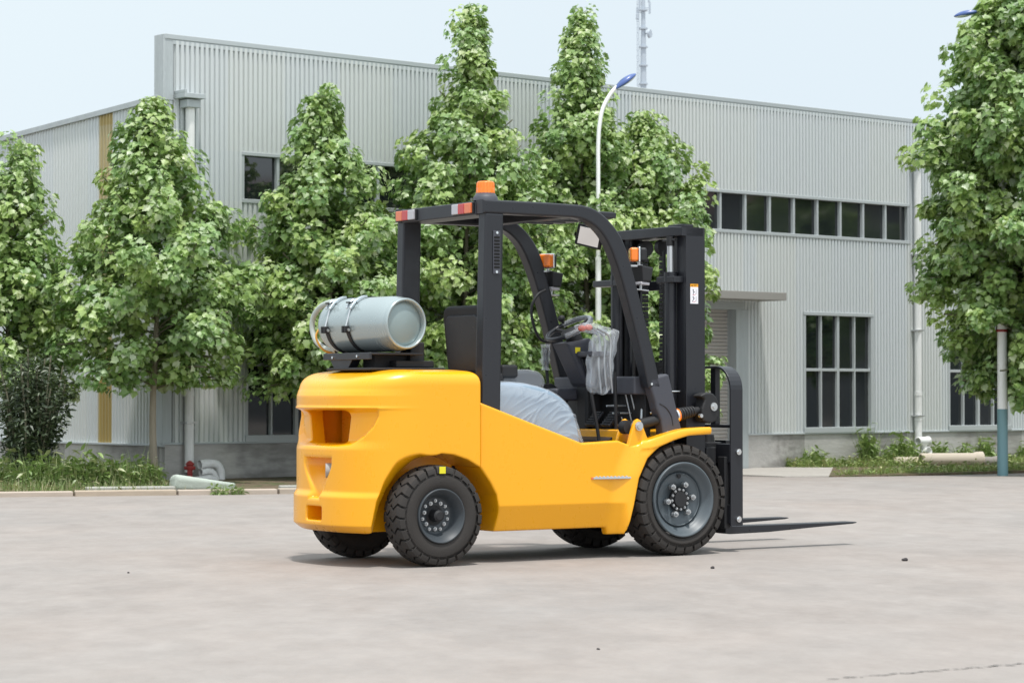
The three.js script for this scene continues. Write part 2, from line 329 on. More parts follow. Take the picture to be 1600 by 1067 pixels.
  const sd = sub('window', house);
  part('frame', [bx(-.03, .03, 3.08, 3.12, -3.5, -2.55), bx(-.03, .03, 2.6, 2.64, -3.5, -2.55), bx(-.03, .03, 2.64, 3.08, -2.6, -2.55), bx(-.03, .03, 2.64, 3.08, -3.5, -3.45)], M.frame, sd);
  part('pane', sharp(.035, .045, 2.64, 3.08, -3.45, -2.6), glassM[2], sd);
  // roller door, jambs and canopy
  const dr = sub('roller_door', house); let sl = [];
  for (let i = 0; i < 44; i++) sl.push(ext([[-.05, 0], [-.05, .046], [-.042, .046], [-.036, .034], [-.034, .02], [-.042, .002]], -(dB - .14), -(dT + .05), 0, 1).rotateY(-Math.PI / 2).translate(0, i * .05 - .06, -.1));
  part('shutter', sl, std([.50, .47, .44], .55, { map: rep(mottle, .3, .6), side: THREE.DoubleSide }), dr);
  part('frame', [bx(dB - .14, dB + .1, -.35, 2.13, -.15, .03, .004), bx(dT - .1, dT + .05, -.35, 2.13, -.15, .03, .004), bx(dT - .1, dB + .03, 2.13, 2.24, -.15, .026, .004)], M.trim, dr);
  const cn = sub('canopy', house);
  part('canopy_sheet', ribs(dT - .5, dB + .32, 0, .55, .066, .01).rotateX(-Math.PI / 2 + .06).translate(0, 2.375, .02), std([.45, .47, .47], .5, { side: THREE.DoubleSide }), cn);
  part('fascia', [bx(dT - .5, dB + .32, 2.25, 2.355, .5, .53, .004), bx(dB + .29, dB + .32, 2.25, 2.36, .015, .5, .004), bx(dT - .5, dT - .47, 2.25, 2.36, .015, .5, .004), bx(dT - .47, dB + .29, 2.255, 2.275, .02, .5, .003)], std([.30, .285, .265], .6), cn);
  // gutter outlets and downpipes
  for (const [x, top, hop] of [[.27, 4.30, 1], [12.87, 4.34, 1]]) {
    const d = sub('downpipe', house);
    part('pipe', [cyl([x, .12, .1], [x, 1.0, .1], .052), cyl([x, 1.0, .1], [x, 2.5, .1], .050), cyl([x, 2.5, .1], [x, top - .12, .1], .052)], M.pvc, d);
    for (const [a, b] of [[.96, 1.02], [2.47, 2.53], [.6, .63]]) part('coupling', cyl([x, a, .1], [x, b, .1], .057), M.pvc, d);
    for (const a of [.66, 1.9, 3]) part('bracket', bx(x - .07, x + .08, a, a + .02, .024, .16, .002), M.steel, d);
    part('hopper', x > 5 ? [bx(x - .1, x + .08, top - .04, top + .05, .024, .18, .006)] : [bx(x - .15, x + .13, top - .02, top + .035, -.02, .22, .006), bx(x - .09, x + .09, top - .12, top - .03, .024, .18, .008), bx(x - .15, x - .12, top + .035, top + .07, -.02, .22, .004)], M.trim, d);
  }
}

// ---------------------------------------------------------------- trees and plants
function leafGeo(pts, fold, droop) {                      // a lobed leaf, folded along its midrib
  const P = [], I = [], c = [0, .38];
  const y = (x, z) => fold * Math.abs(x) - droop * z * z - .25 * droop * x * x;
  P.push(c[0], y(...c), c[1]); for (const p of pts) P.push(p[0], y(...p), p[1]);
  for (let i = 1; i <= pts.length; i++) I.push(0, i % pts.length + 1, i);
  const g = new THREE.BufferGeometry(); g.setAttribute('position', new THREE.Float32BufferAttribute(P, 3)); g.setIndex(I); g.computeVertexNormals();
  g.setAttribute('uv', new THREE.Float32BufferAttribute(P.filter((_, i) => i % 3 !== 1), 2)); return g;
}
const half = [[.12, .02], [.42, .06], [.36, .22], [.56, .44], [.36, .54], [.30, .72], [.15, .80]];
const plane = [[0, 0], ...half, [0, 1.05], ...half.slice().reverse().map(p => [-p[0], p[1]])];
const leafA = leafGeo(plane, .34, .12), leafB = leafGeo(plane, .16, .3);
const narrow = leafGeo([[0, 0], [.16, .3], [.13, .65], [0, 1], [-.13, .65], [-.16, .3]], .2, .3);
const leafMat = phys([1, 1, 1], .42, { transmission: .48, thickness: 0, side: THREE.DoubleSide, specularIntensity: .9 });
const bark = std([.36, .31, .24], .95, { map: rep(mottle, 2, 1), bumpMap: rep(fineBump, 3, 1), bumpScale: .006 });
const twig = std([.16, .15, .10], .9);
function treeAt(label, px, pz, h, R, o = {}) {
  setSeed(o.seed ?? 1); const t = thing('plane_tree', label, 'tree', [px, o.y ?? .03, pz], 0);
  const h0 = o.h0 ?? 1.0, lean = V3(rr(-.04, .04), 0, rr(-.04, .04)), ax = v => V3(lean.x * v + .03 * Math.sin(v * 2.1 + R * 9), v, lean.z * v + .03 * Math.sin(v * 1.7 + R * 5));
  part('trunk', new THREE.TubeGeometry(new THREE.CatmullRomCurve3([0, .5, 1, h0 + .5, h * .7, h * .95].map(v => ax(v - .05))), 20, o.tr ?? .045, 9).toNonIndexed(), bark, t);
  { const m = t.children[0].geometry.attributes.position; for (let i = 0; i < m.count; i++) { const v = m.getY(i), c = ax(v), k = clamp(1 - v / h, .12, 1); m.setX(i, c.x + (m.getX(i) - c.x) * k); m.setZ(i, c.z + (m.getZ(i) - c.z) * k); } t.children[0].geometry.computeVertexNormals(); }
  const prof = o.prof ?? (q => q < .22 ? lerp(.62, 1, Math.sqrt(q / .22)) : Math.pow(1 - (q - .22) / .78, .82) * .94 + .06);
  const br = [], leaves = [], nb = o.nb ?? 64, H = h - h0;
  for (let i = 0; i < nb; i++) {
    const q = (i + rnd()) / nb, v = h0 + q * H * .97, az = i * 2.39996 + rr(-.4, .4), rad = R * prof(q) * rr(.72, 1.1) * (1 + (o.rough ?? .12) * Math.sin(az * 2 + q * 7 + R * 11) * Math.sin(q * 13 + R * 5) + (i % 9 === 0 ? (o.rough ?? .12) : 0)), rise = lerp(.10, .85, q) * rr(.6, 1.4);
    const s = ax(Math.max(h0 * .9, v - rad * rise * .55)), e = V3(Math.cos(az) * rad, v + rad * rise * .45 - s.y, Math.sin(az) * rad);
    const at = k => V3(s.x + e.x * k, s.y + e.y * k - Math.sin(k * Math.PI) * .08 * rad * (q < .4 ? -1 : 1), s.z + e.z * k);
    br.push(new THREE.TubeGeometry(new THREE.CatmullRomCurve3([0, .35, .7, 1].map(at)), 5, .011 * (1 - q * .5), 4));
    const nc = Math.max(2, Math.round(rad / .13));
    for (let c = 0; c < nc; c++) {
      const k = lerp(.3, 1.04, (c + rnd()) / nc), p = at(Math.min(k, 1)), cr = rr(.08, .185) * (o.cs ?? 1), tone = rr(-.5, .5);
      if (rnd() < .10) continue; const cp = V3(p.x + rr(-.1, .1), p.y + rr(-.06, .08), p.z + rr(-.1, .1)), nl = Math.round((o.dens ?? 74) * rr(.7, 1.3));
      for (let l = 0; l < nl; l++) { const d = V3(rr(-1, 1), rr(-1, 1), rr(-1, 1)); if (d.lengthSq() > 1) d.normalize(); const lp = cp.clone().addScaledVector(d, cr); if (o.skip && o.skip(V3(lp.x + px, lp.y, lp.z + pz))) continue; leaves.push([lp, d, az, k, tone, q]); }
    }
  }
  for (let i = 0; i < (o.top ?? 60); i++) { const v = h - rnd() * H * .2, f = (h - v) / (H * .2), r = .02 + .09 * f, a = rnd() * 6.28; leaves.push([ax(v).add(V3(Math.cos(a) * r, 0, Math.sin(a) * r)), V3(Math.cos(a), .6, Math.sin(a)), a, 1, rr(0, .6), 1]); }
  part('limbs', br, twig, t);
  const kinds = [leafA, leafB]; const parts = [[], []]; leaves.forEach((l, i) => parts[i % 2].push(l));
  const crown = new THREE.Group(); crown.name = 'crown'; t.add(crown);
  const Q = new THREE.Quaternion(), Mx = new THREE.Matrix4(), X = V3(0, 0, 0), Y = V3(0, 0, 0), Z = V3(0, 0, 0), S = V3(0, 0, 0), col = new THREE.Color();
  const geo = kinds.map(g => g);
  parts.forEach((ls, gi) => {
    const im = new THREE.InstancedMesh(geo[gi], leafMat, ls.length); im.name = 'foliage'; im.userData.kind = 'stuff'; im.castShadow = im.receiveShadow = true;
    ls.forEach(([p, d, az, k, tone, q], i) => {
      // blades face up and outward, tips hang outward
      Y.set(Math.cos(az) * .4 + d.x * .6, .8 + d.y * .4, Math.sin(az) * .4 + d.z * .6).add(V3(rr(-.65, .65), rr(-.4, .4), rr(-.65, .65))).normalize();
      Z.set(d.x + Math.cos(az) * .5 + rr(-.5, .5), d.y * .5 + .12 + rr(-.55, .5), d.z + Math.sin(az) * .5 + rr(-.5, .5)); Z.addScaledVector(Y, -Z.dot(Y)).normalize(); X.crossVectors(Y, Z);
      const s = (o.leaf ?? .063) * rr(.5, 1.45) * (q > .9 ? .85 : 1); S.set(s, s, s);
      Mx.makeBasis(X, Y, Z); Q.setFromRotationMatrix(Mx); Mx.compose(p, Q, S); im.setMatrixAt(i, Mx);
      const u = clamp(.42 + tone * .5 + rr(-.32, .32)), y = rnd() < .22 ? rr(.25, 1) : 0;   // young pale leaves among the darker ones
      col.setRGB(lerp(.23, .47, u) + y * .25 + tone * .03, lerp(.37, .61, u) + y * .17, lerp(.10, .21, u) + y * .28 - tone * .03); im.setColorAt(i, col);
    });
    crown.add(im);
  });
  return t;
}
const pr1 = q => q < .12 ? lerp(.72, 1, q / .12) : q < .45 ? lerp(1, .88, (q - .12) / .33) : q < .85 ? lerp(.88, .27, (q - .45) / .4) : lerp(.27, .04, (q - .85) / .15);
const pr2 = q => q < .2 ? lerp(.7, 1, q / .2) : q < .62 ? lerp(1, .62, (q - .2) / .42) : q < .8 ? lerp(.62, .22, (q - .62) / .18) : lerp(.22, .03, (q - .8) / .2);
const pr3 = q => q < .12 ? lerp(.8, 1, q / .12) : q < .38 ? 1 : q < .8 ? lerp(1, .25, (q - .38) / .42) : lerp(.22, .03, (q - .8) / .2);
const at = (x, d) => (x - 800) / 3800 * d;
treeAt('leafy plane tree cut off by the left edge behind the dark shrub', at(8, 26.2), -26.2, 3.70, .76, { seed: 3, h0: .95, prof: pr1 });
treeAt('plane tree with bare straight trunk in front of the warehouse corner', at(243, 26), -26, 4.14, 1.08, { seed: 21, h0: 1.06, prof: pr1, nb: 76 });
treeAt('pointed plane tree between the warehouse corner and the gas cylinder', at(525, 27.2), -27.2, 4.42, 1.2, { seed: 35, h0: .95, prof: pr2, nb: 84 });
treeAt('tall slender plane tree right behind the orange beacon', at(716, 28.3), -28.3, 5.5, 1.32, { seed: 4, h0: .9, nb: 110, prof: pr3 });
treeAt('tall plane tree behind the curved lamp, just left of the antenna mast', at(922, 29.6), -29.6, 5.72, 1.16, { seed: 52, h0: .8, nb: 110, prof: pr3 });
treeAt('broad plane tree close behind the lift mast of the forklift', at(1025, 29.8), -29.8, 4.52, .86, { seed: 63, h0: .75, nb: 90, y: -.02, prof: q => q < .7 ? lerp(.9, .78, q / .7) : lerp(.78, .08, Math.pow((q - .7) / .3, 1.2)) });
treeAt('large plane tree filling the right edge behind the two tone pole', at(1628, 30.9), -30.9, 6.6, 1.46, { rough: .03, skip: p => (Math.abs(p.x - at(1508, 30.6)) < .2 && p.y > 5.7 && p.y < 6.02 && p.z > -31.2) || Math.abs(p.x - at(1567, 30.6) - (p.z + 30.6) * -.2) < .13 && p.z > -30.68 && p.y < 1.9,  prof: q => q < .1 ? lerp(.55, .8, q / .1) : q < .3 ? lerp(.8, 1, (q - .1) / .2) : q < .58 ? 1 : q < .88 ? lerp(1, .45, (q - .58) / .3) : lerp(.45, .2, (q - .88) / .12), seed: 74, h0: .84, nb: 220, leaf: .076, tr: .06, y: 0 });
{
  const t = thing('shrub', 'dark small leaved shrub at the left edge below the plane tree', 'shrub', [at(48, 25.2), .03, -25.2]); setSeed(8);
  const st = []; const ls = [];
  for (let i = 0; i < 34; i++) {
    const az = i * 2.4 + rr(-.3, .3), sp = rr(.06, .40), top = rr(.85, 1.52) * (1 - sp * .35), a = V3(rr(-.05, .05), 0, rr(-.05, .05)), P = k => V3(a.x + Math.cos(az) * sp * Math.pow(k, .8), top * k, a.z + Math.sin(az) * sp * Math.pow(k, .8));
    st.push(new THREE.TubeGeometry(new THREE.CatmullRomCurve3([0, .4, .7, 1].map(P)), 6, .009, 4));
    for (let l = 0; l < 190; l++) { const k = Math.pow(rr(.05, 1.02), .7); ls.push([P(k).add(V3(rr(-.12, .12), rr(-.1, .1), rr(-.12, .12))), az]); }
  }
  part('stems', st, twig, t);
  const im = new THREE.InstancedMesh(narrow, leafMat, ls.length), m = new THREE.Matrix4(), q = new THREE.Quaternion(), e = new THREE.Euler(), c = new THREE.Color(); im.name = 'crown'; im.userData.kind = 'stuff';
  ls.forEach(([p, az], i) => { e.set(rr(-.9, .9), rr(0, 6.28), rr(-.9, .9)); const s = rr(.045, .085); m.compose(p, q.setFromEuler(e), V3(s, s, s)); im.setMatrixAt(i, m); const u = rnd(); im.setColorAt(i, c.setRGB(lerp(.045, .10, u), lerp(.068, .145, u), lerp(.033, .06, u))); });
  im.castShadow = im.receiveShadow = true; t.add(im);
}
// across the yard to the right, out of the frame: what the warehouse windows mirror
{
  const src = scene.children.find(o => o.userData.label?.startsWith('pointed plane tree'));
  for (let i = 0; i < 7; i++) { const c = src.clone(); c.name = numbered('plane_tree'); scene.add(c); c.position.set(20 + (i % 3) * 1.5, 0, -43 + i * 4.6); c.rotation.y = i * 1.3; c.scale.setScalar(rr(1.25, 1.75)); c.userData = { label: `plane tree standing ${['first', 'second', 'third', 'fourth', 'fifth', 'sixth', 'last'][i]} from the far end of the row across the yard`, category: 'tree', group: 'plane trees across the yard' }; }
  const h = thing('hall', 'long grey hall across the yard, mirrored in the warehouse windows', 'hall', [38, 0, -32]);
  part('wall', [sharp(-.2, 8, -.1, 6.5, -24, 26)], std([.22, .23, .24], .8), h); part('roof', ext([[-.8, 6.5], [8.6, 6.5], [3.9, 8.3]], -24.5, 26.5, 0), std([.16, .10, .09], .8), h);
  for (let i = 0; i < 9; i++) part('window', [bx(-.26, -.2, 1.2, 3.4, -22 + i * 5.4, -19.4 + i * 5.4, .01)], std([.04, .05, .06], .2), h);
}
// grass and weeds: nobody could count them
const blade = (() => { const g = new THREE.BufferGeometry(); g.setAttribute('position', new THREE.Float32BufferAttribute([-.02, 0, 0, .02, 0, 0, -.016, .5, .05, .016, .5, .05, 0, 1, .22], 3)); g.setIndex([0, 1, 2, 1, 3, 2, 2, 3, 4]); g.computeVertexNormals(); return g; })();
function weeds(label, n, place, size, cols, leafy = .35) {
  const a = [], b = [];
  for (let i = 0; i < n; i++) { const p = place(i); if (!p) continue; (rnd() < leafy ? b : a).push(p); }
  const G = new THREE.Group(); G.name = numbered('weeds'); G.userData = { label, category: 'weeds', kind: 'stuff' }; scene.add(G);
  for (const [g, ls, nm] of [[blade, a, 'blades'], [narrow, b, 'leaves']]) {
    const im = new THREE.InstancedMesh(g, leafMat, ls.length), m = new THREE.Matrix4(), q = new THREE.Quaternion(), e = new THREE.Euler(), c = new THREE.Color(); im.name = nm; im.userData.kind = 'stuff'; im.castShadow = im.receiveShadow = true;
    ls.forEach((p, i) => {
      const s = p.s * rr(.6, 1.3); const hgt = g === blade ? s : .05 + s * .16; e.set(rr(-.35, .35) + (g === narrow ? rr(-1, .2) : 0), rr(0, 6.28), rr(-.35, .35));
      m.compose(V3(p.x, p.y + (g === narrow ? rnd() * s * .9 : 0), p.z), q.setFromEuler(e), V3(g === blade ? .12 + s * .35 : hgt, hgt, g === blade ? s * .8 : hgt)); im.setMatrixAt(i, m);
      const k = cols[Math.floor(rnd() * cols.length)], v = rr(.7, 1.25); im.setColorAt(i, c.setRGB(k[0] * v, k[1] * v, k[2] * v));
    }); G.add(im);
  } return G;
}
const greens = [[.27, .38, .12], [.30, .42, .13], [.22, .33, .1], [.42, .45, .22], [.6, .55, .34]];
setSeed(31);
weeds('thin grass and dry stalks along the kerb on the left', 19000, () => { const s = rr(-9, 2.3), n = Math.pow(rnd(), .8) * rr(.5, 2.6) + .2; const p = KP(s, n); const f = ss(2.6, .4, s); return rnd() < f * .95 + .05 ? { x: p[0], z: p[1], y: .03, s: rr(.05, .15) * (.5 + .5 * f) } : null; }, 1, greens, .2);
const mounds = [[.55, 1.15, .30, .40], [.9, 1.3, .30, .44], [.35, 1.65, .3, .40], [1.2, 1.2, .26, .36], [-.1, 2.2, .4, .4], [1.45, 1.6, .26, .36]];
weeds('bushy green weeds against the warehouse side wall', 7500, i => { const m = mounds[i % mounds.length], a = rnd() * 6.28, r = Math.sqrt(rnd()) * m[2]; const p = KP(m[0] + Math.cos(a) * r * 1.3, m[1] + Math.sin(a) * r * .7); return { x: p[0], z: p[1], y: .03, s: m[3] * rr(.6, 1.15) * (1 - r / m[2] * .45) }; }, 1, greens.slice(0, 4), .6);
const hx = (t, o) => [-3.866 + .7547 * t + .6561 * o, -26.984 - .6561 * t + .7547 * o];
weeds('low green weeds in front of the plinth right of the roller door', 7000, () => { const t = rr(10.1, 15.5), o = rr(.05, .95) * (t < 10.8 ? (t - 9.9) / .9 : 1), p = hx(t, o); return { x: p[0], z: p[1], y: gy(p[0], p[1]) + .03, s: rr(.05, .17) * (t > 13.2 ? .7 : 1) }; }, 1, [[.36, .48, .15], [.42, .54, .17], [.3, .42, .13], [.5, .5, .24]], .45);
const tufts = [[11.6, .25, .6], [12.25, .3, .5], [12.5, .25, .36], [11.95, .35, .3], [13.1, .3, .36], [10.5, .2, .3], [13.7, .3, .32], [14.4, .12, .42], [15.3, .2, .32]];
weeds('short green ground weeds between the yard edge and the plinth on the right', 8500, () => { const f = rnd(), n = Math.pow(rnd(), 1.3) * 2.7, x = lerp(3.95, 10, f) + n * .52, z = lerp(-29.95, -34.5, f) - n * .83; return { x, z, y: gy(x, z) + .03, s: rr(.04, .13) }; }, 1, [[.36, .48, .15], [.42, .54, .17], [.3, .42, .13], [.52, .52, .26]], .35);
weeds('tall leafy weeds growing up the plinth beside the downpipe', 4200, i => { const k = tufts[i % tufts.length], p = hx(k[0] + rr(-.12, .12), k[1] + rr(-.1, .1)); return { x: p[0], z: p[1], y: gy(p[0], p[1]) + .02, s: k[2] * rr(.4, 1) }; }, 1, [[.34, .46, .15], [.3, .42, .14], [.44, .54, .22]], .7);
weeds('small tuft of weeds over the kerb by the white pipe', 260, () => { const p = KP(2.2 + rr(-.16, .16), .0 + rr(-.07, .12)); return { x: p[0], z: p[1], y: .0, s: rr(.04, .12) }; }, 1, greens.slice(0, 3), .4);

// ---------------------------------------------------------------- things around the warehouse
function lamp(label, x, d, h, turn, k, band) {
  const t = thing('street_lamp', label, 'street lamp', [at(x, d), gy(at(x, d), -d) - .02, -d], turn);
  const white = std([.86, .86, .85], .4), teal = std([.16, .29, .32], .5);
  if (band) { part('pole', [cyl([0, .86, 0], [0, 2.6, 0], .064 * k, .058 * k), cyl([0, 2.6, 0], [0, h - 1.1, 0], .058 * k, .045 * k)], white, t); part('painted_base', cyl([0, -.1, 0], [0, .86, 0], .067 * k, .066 * k), teal, t); }
  else part('pole', [cyl([0, 0, 0], [0, h * .55, 0], .05 * k, .042 * k), cyl([0, h * .55, 0], [0, h - .95, 0], .033 * k, .03 * k), cyl([0, h * .55 - .03, 0], [0, h * .55 + .01, 0], .046 * k)], white, t);
  const arm = part('arm', tube([[0, h - 1.12, 0], [0, h - .85, 0], [.015, h - .6, 0], [.06, h - .38, 0], [.16, h - .2, 0], [.24, h - .11, 0]], .03 * k, 20, 10), white, t);
  // lamp head: a flattened drop, blue shell above and pale lens below
  const g = new THREE.SphereGeometry(1, 24, 16), p = g.attributes.position;
  for (let i = 0; i < p.count; i++) { let a = p.getX(i), b = p.getY(i), c = p.getZ(i); const w = .62 + .38 * Math.cos(clamp(a, -1, 1) * 1.4 - .35); p.setXYZ(i, a * .21, b * (b > 0 ? .062 : .035) * w, c * .085 * w); } g.computeVertexNormals();
  const hd = sub('lamp_head', t); hd.position.set(.345, h - .05, 0); hd.rotation.z = .62; hd.scale.setScalar(.86);
  part('shell', g, phys([.045, .095, .30], .3, { clearcoat: .7 }), hd);
  const g2 = g.clone().scale(.8, .9, .86).translate(.03, -.010, 0); part('lens', g2, phys([.6, .62, .6], .2, { clearcoat: .5 }), hd);
  return t;
}
lamp('white curved street lamp with blue head standing among the plane trees', 935, 28.85, 4.80, .35, .82, false);
{ const t = lamp('street lamp with teal painted base at the right edge, blue head beside the tree top', 1567, 30.6, 5.86, Math.PI - .25, 1.0, true);
  t.children.find(c => c.name === 'lamp_head').rotation.z = -.16; t.children.find(c => c.name === 'lamp_head').position.set(.42, 5.86, 0); t.children.find(c => c.name === 'lamp_head').scale.setScalar(.8);
  const s = part('sign_plate', [bx(-.40, -.075, 1.86, 2.06, -.006, .006, .004)], std([.55, .6, .66], .5), t, 'small pale plate clamped to the pole'); s.rotation.y = Math.PI;
  part('clamp', [cyl([0, 2.07, 0], [0, 2.1, 0], .07), cyl([0, 1.83, 0], [0, 1.86, 0], .07), bx(.05, .40, 2.075, 2.095, -.01, .01, .003)], std([.30, .03, .03], .5), t);
}
{ // far antenna mast
  const d = 120, t = thing('antenna_mast', 'far grey telecom mast with antennas rising above the warehouse roof', 'mast', [at(1006, d), 0, -d]);
  const g = std([.42, .47, .53], .5), s = d / 3800, Y = y => 1 + (614 - y) * s;
  part('pole', [cyl([0, 0, 0], [0, Y(60), 0], .3, .13), cyl([0, Y(60), 0], [0, Y(-70), 0], .12, .06)], g, t);
  let r = []; for (let y = 140; y > -20; y -= 9) r.push(cyl([-.2, Y(y), .05], [-.34, Y(y), .05], .012)); for (let y = 130; y > 0; y -= 29) r.push(cyl([0, Y(y) - .04, 0], [0, Y(y) + .04, 0], .22));
  part('ladder', [...r, cyl([-.30, 0, .05], [-.30, Y(-60), .05], .018), cyl([-.22, 0, .05], [-.22, Y(-60), .05], .018)], g, t);
  for (const [x, y, h] of [[-.30, 18, .55], [.32, 10, .6], [-.18, 3, .5], [.28, -8, .6]]) part('antenna', [bx(x - .05, x + .05, Y(y) - h / 2, Y(y) + h / 2, -.05, .05, .02), cyl([0, Y(y), 0], [x, Y(y), 0], .02)], g, t);
  part('dish', [cyl([.26, Y(51), 0], [.36, Y(51), .05], .22, .2, 24), cyl([0, Y(51), 0], [.3, Y(51), 0], .025)], g, t);
  part('antenna', [bx(-.36, -.22, Y(24) - .14, Y(24) + .14, -.1, .1, .02)], g, t);
}
{ // fire hydrant, white elbow pipe, slab
  const q = hx(.12, .34), t = thing('fire_hydrant', 'small red fire hydrant beside the white downpipe', 'hydrant', [q[0], .03, q[1]]), red = std([.32, .035, .03], .55);
  part('body', latheZ([[.035, 0], [.042, .02], [.03, .03], [.03, .12], [.042, .125], [.045, .16], [.038, .175], [.05, .18], [.05, .19], [.03, .21], [.012, .225], [0, .225]], 20).rotateX(-Math.PI / 2), red, t);
  part('outlet', [cyl([-.06, .145, 0], [.06, .145, 0], .02), cyl([0, .1, 0], [0, .1, .06], .022)], red, t);
}
{ const q = hx(.38, .26), t = thing('elbow_pipe', 'white wrapped pipe bending out of the ground beside the downpipe', 'pipe', [q[0], 0, q[1]], 41 * Math.PI / 180);
  part('pipe', tube([[-.08, .205, 0], [.06, .215, 0], [.16, .19, 0], [.2, .11, 0], [.2, .0, 0], [.2, -.1, 0]], .05, 30, 14), M.pvc, t);
  part('ground_pipe', [tube([[-.30, .03, .12], [-.15, .05, .12], [.02, .05, .12], [.1, -.05, .12]], .035, 20, 12), tube([[-.1, .12, .05], [.05, .12, .05], [.12, .0, .05]], .04, 14, 12)], M.pvc, t); }
{ const p = KP(2.02, .52); setSeed(66); const g = new RoundedBoxGeometry(.62, .16, .36, 4, .05), a = g.attributes.position; for (let i = 0; i < a.count; i++) { const x = a.getX(i); a.setY(i, a.getY(i) * (1 - .45 * ss(-.1, .31, x)) + .012 * Math.sin(x * 19 + a.getZ(i) * 13)); } g.computeVertexNormals();
  const o = tag(part('concrete_slab', g, new THREE.MeshStandardMaterial({ color: lin(.47, .52, .46), map: rep(mottle, 2, 2), roughness: .95, bumpMap: rep(fineBump, 2, 2), bumpScale: .004 })), 'rough broken concrete slab lying below the white pipe at the kerb', 'slab'); o.position.set(p[0], .08, p[1]); o.rotation.set(0, .3, -.1); }
{ const p = KP(1.35, .42); const o = tag(part('concrete_strip', bx(-.5, .5, -.05, .035, -.07, .07, .015), new THREE.MeshStandardMaterial({ color: lin(.42, .41, .37), map: rep(mottle, 1, 1), roughness: .95 })), 'low pale concrete strip at the foot of the tree trunk', 'strip'); o.position.set(p[0], .04, p[1]); o.rotation.y = .27;
  const p2 = KP(3.2, .42); const o2 = tag(part('concrete_strip', bx(-.42, .42, -.05, .03, -.05, .05, .012), o.material), 'low pale concrete strip between the slab and the forklift counterweight', 'strip'); o2.position.set(p2[0], .04, p2[1]); o2.rotation.y = .27; }
{ // drain elbow and old concrete pipes on the right
  const q = hx(12.75, .22), y = gy(q[0], q[1]), t = thing('drain_elbow', 'short pale drain elbow lying open under the right downpipe', 'pipe', [q[0], y, q[1]], 41 * Math.PI / 180);
  part('pipe', [new THREE.LatheGeometry([V2(.05, -.1), V2(.062, -.1), V2(.062, .1), V2(.07, .1), V2(.07, .13), V2(.052, .13), V2(.05, .1), V2(.05, -.1)], 24).rotateZ(-Math.PI / 2).translate(0, .36, .05), cyl([.06, .32, .02], [.08, .12, .02], .055)], M.pvc, t);
  part('spout', new THREE.LatheGeometry([V2(.045, -.07), V2(.058, -.07), V2(.058, .07), V2(.045, .07), V2(.045, -.07)], 24).rotateX(1.2).translate(.02, .2, .1), M.pvc, t);
  const cm = new THREE.MeshStandardMaterial({ color: lin(.56, .49, .40), map: rep(mottle, 3, 1), roughness: .95, side: THREE.DoubleSide });
  const pipe = (r, l) => new THREE.LatheGeometry([V2(r * .8, -l / 2), V2(r, -l / 2), V2(r, l * .36), V2(r * 1.18, l * .40), V2(r * 1.22, l / 2), V2(r, l / 2), V2(r * .98, l * .4), V2(r * .8, l * .36), V2(r * .8, -l / 2)], 32).rotateZ(-Math.PI / 2);
  const a = [at(1487, 34.4), -34.4], c = thing('concrete_pipe', 'larger pale concrete pipe with belled end lying among the weeds', 'pipe', [a[0], gy(a[0], a[1]) + .115, a[1]], .2); part('barrel', pipe(.092, .92), cm, c);
  const b = [at(1432, 34.5), -34.5], c3 = thing('concrete_pipe', 'pale concrete pipe half hidden in weeds behind the belled one', 'pipe', [b[0], gy(b[0], b[1]) + .075, b[1]], .2); part('barrel', pipe(.075, .7), cm, c3);
  const e = [at(1532, 34.6), -34.6], c2 = thing('concrete_pipe', 'smaller dark grey pipe lying next to the teal lamp base', 'pipe', [e[0], gy(e[0], e[1]) + .08, e[1]], .25); part('barrel', pipe(.068, .6), std([.24, .22, .20], .95, { side: THREE.DoubleSide }), c2);
}
{ // gritty joint across the near corner of the yard
  setSeed(404); const g = [], gp = (x, y) => { const d = 3800 / (y - 614); return [at(x, d), -d]; }, a = gp(1290, 1061), b = gp(1660, 1032);
  for (let i = 0; i < 150; i++) { if (rnd() < .42) continue; const f = i / 150, l = rr(.003, .010), w = rr(.002, .007), x = lerp(a[0], b[0], f), z = lerp(a[1], b[1], f) + .012 * Math.sin(f * 60) + rr(-.008, .008); const q = new THREE.CircleGeometry(1, 7).rotateX(-Math.PI / 2), p = q.attributes.position; for (let k = 0; k < p.count; k++) p.setXYZ(k, x + p.getX(k) * l * 1.9 * rr(.7, 1.2), .004, z + p.getZ(k) * w * rr(.7, 1.2)); g.push(q); }
  const o = part('joint', g, std([.12, .115, .11], .95)); o.userData.kind = 'structure';
}
{ // pebbles and the crack line on the yard
  const P = [[1413, 876, 9, 'dark pebble lying alone on the yard at right'], [1113, 888, 7, 'dark pebble on the yard in front of the front wheel'], [201, 895, 4, 'tiny dark pebble on the yard at far left'], [935, 1014, 5, 'tiny pebble on the yard at the lower centre']];
  P.forEach(([x, y, s, l], i) => { const d = 3800 / (y - 614), r = s / 2 / 3800 * d; setSeed(90 + i); const g = new THREE.IcosahedronGeometry(r, 2), a = g.attributes.position; for (let k = 0; k < a.count; k++) { const f = 1 + .25 * Math.sin(a.getX(k) / r * 3 + i) * Math.cos(a.getZ(k) / r * 2.4); a.setXYZ(k, a.getX(k) * f * 1.15, a.getY(k) * f * .62, a.getZ(k) * f); } g.computeVertexNormals();
    const o = tag(part('pebble', g, std([.05, .045, .045], .9)), l, 'pebble'); o.position.set(at(x, d), r * .45, -d); });
}

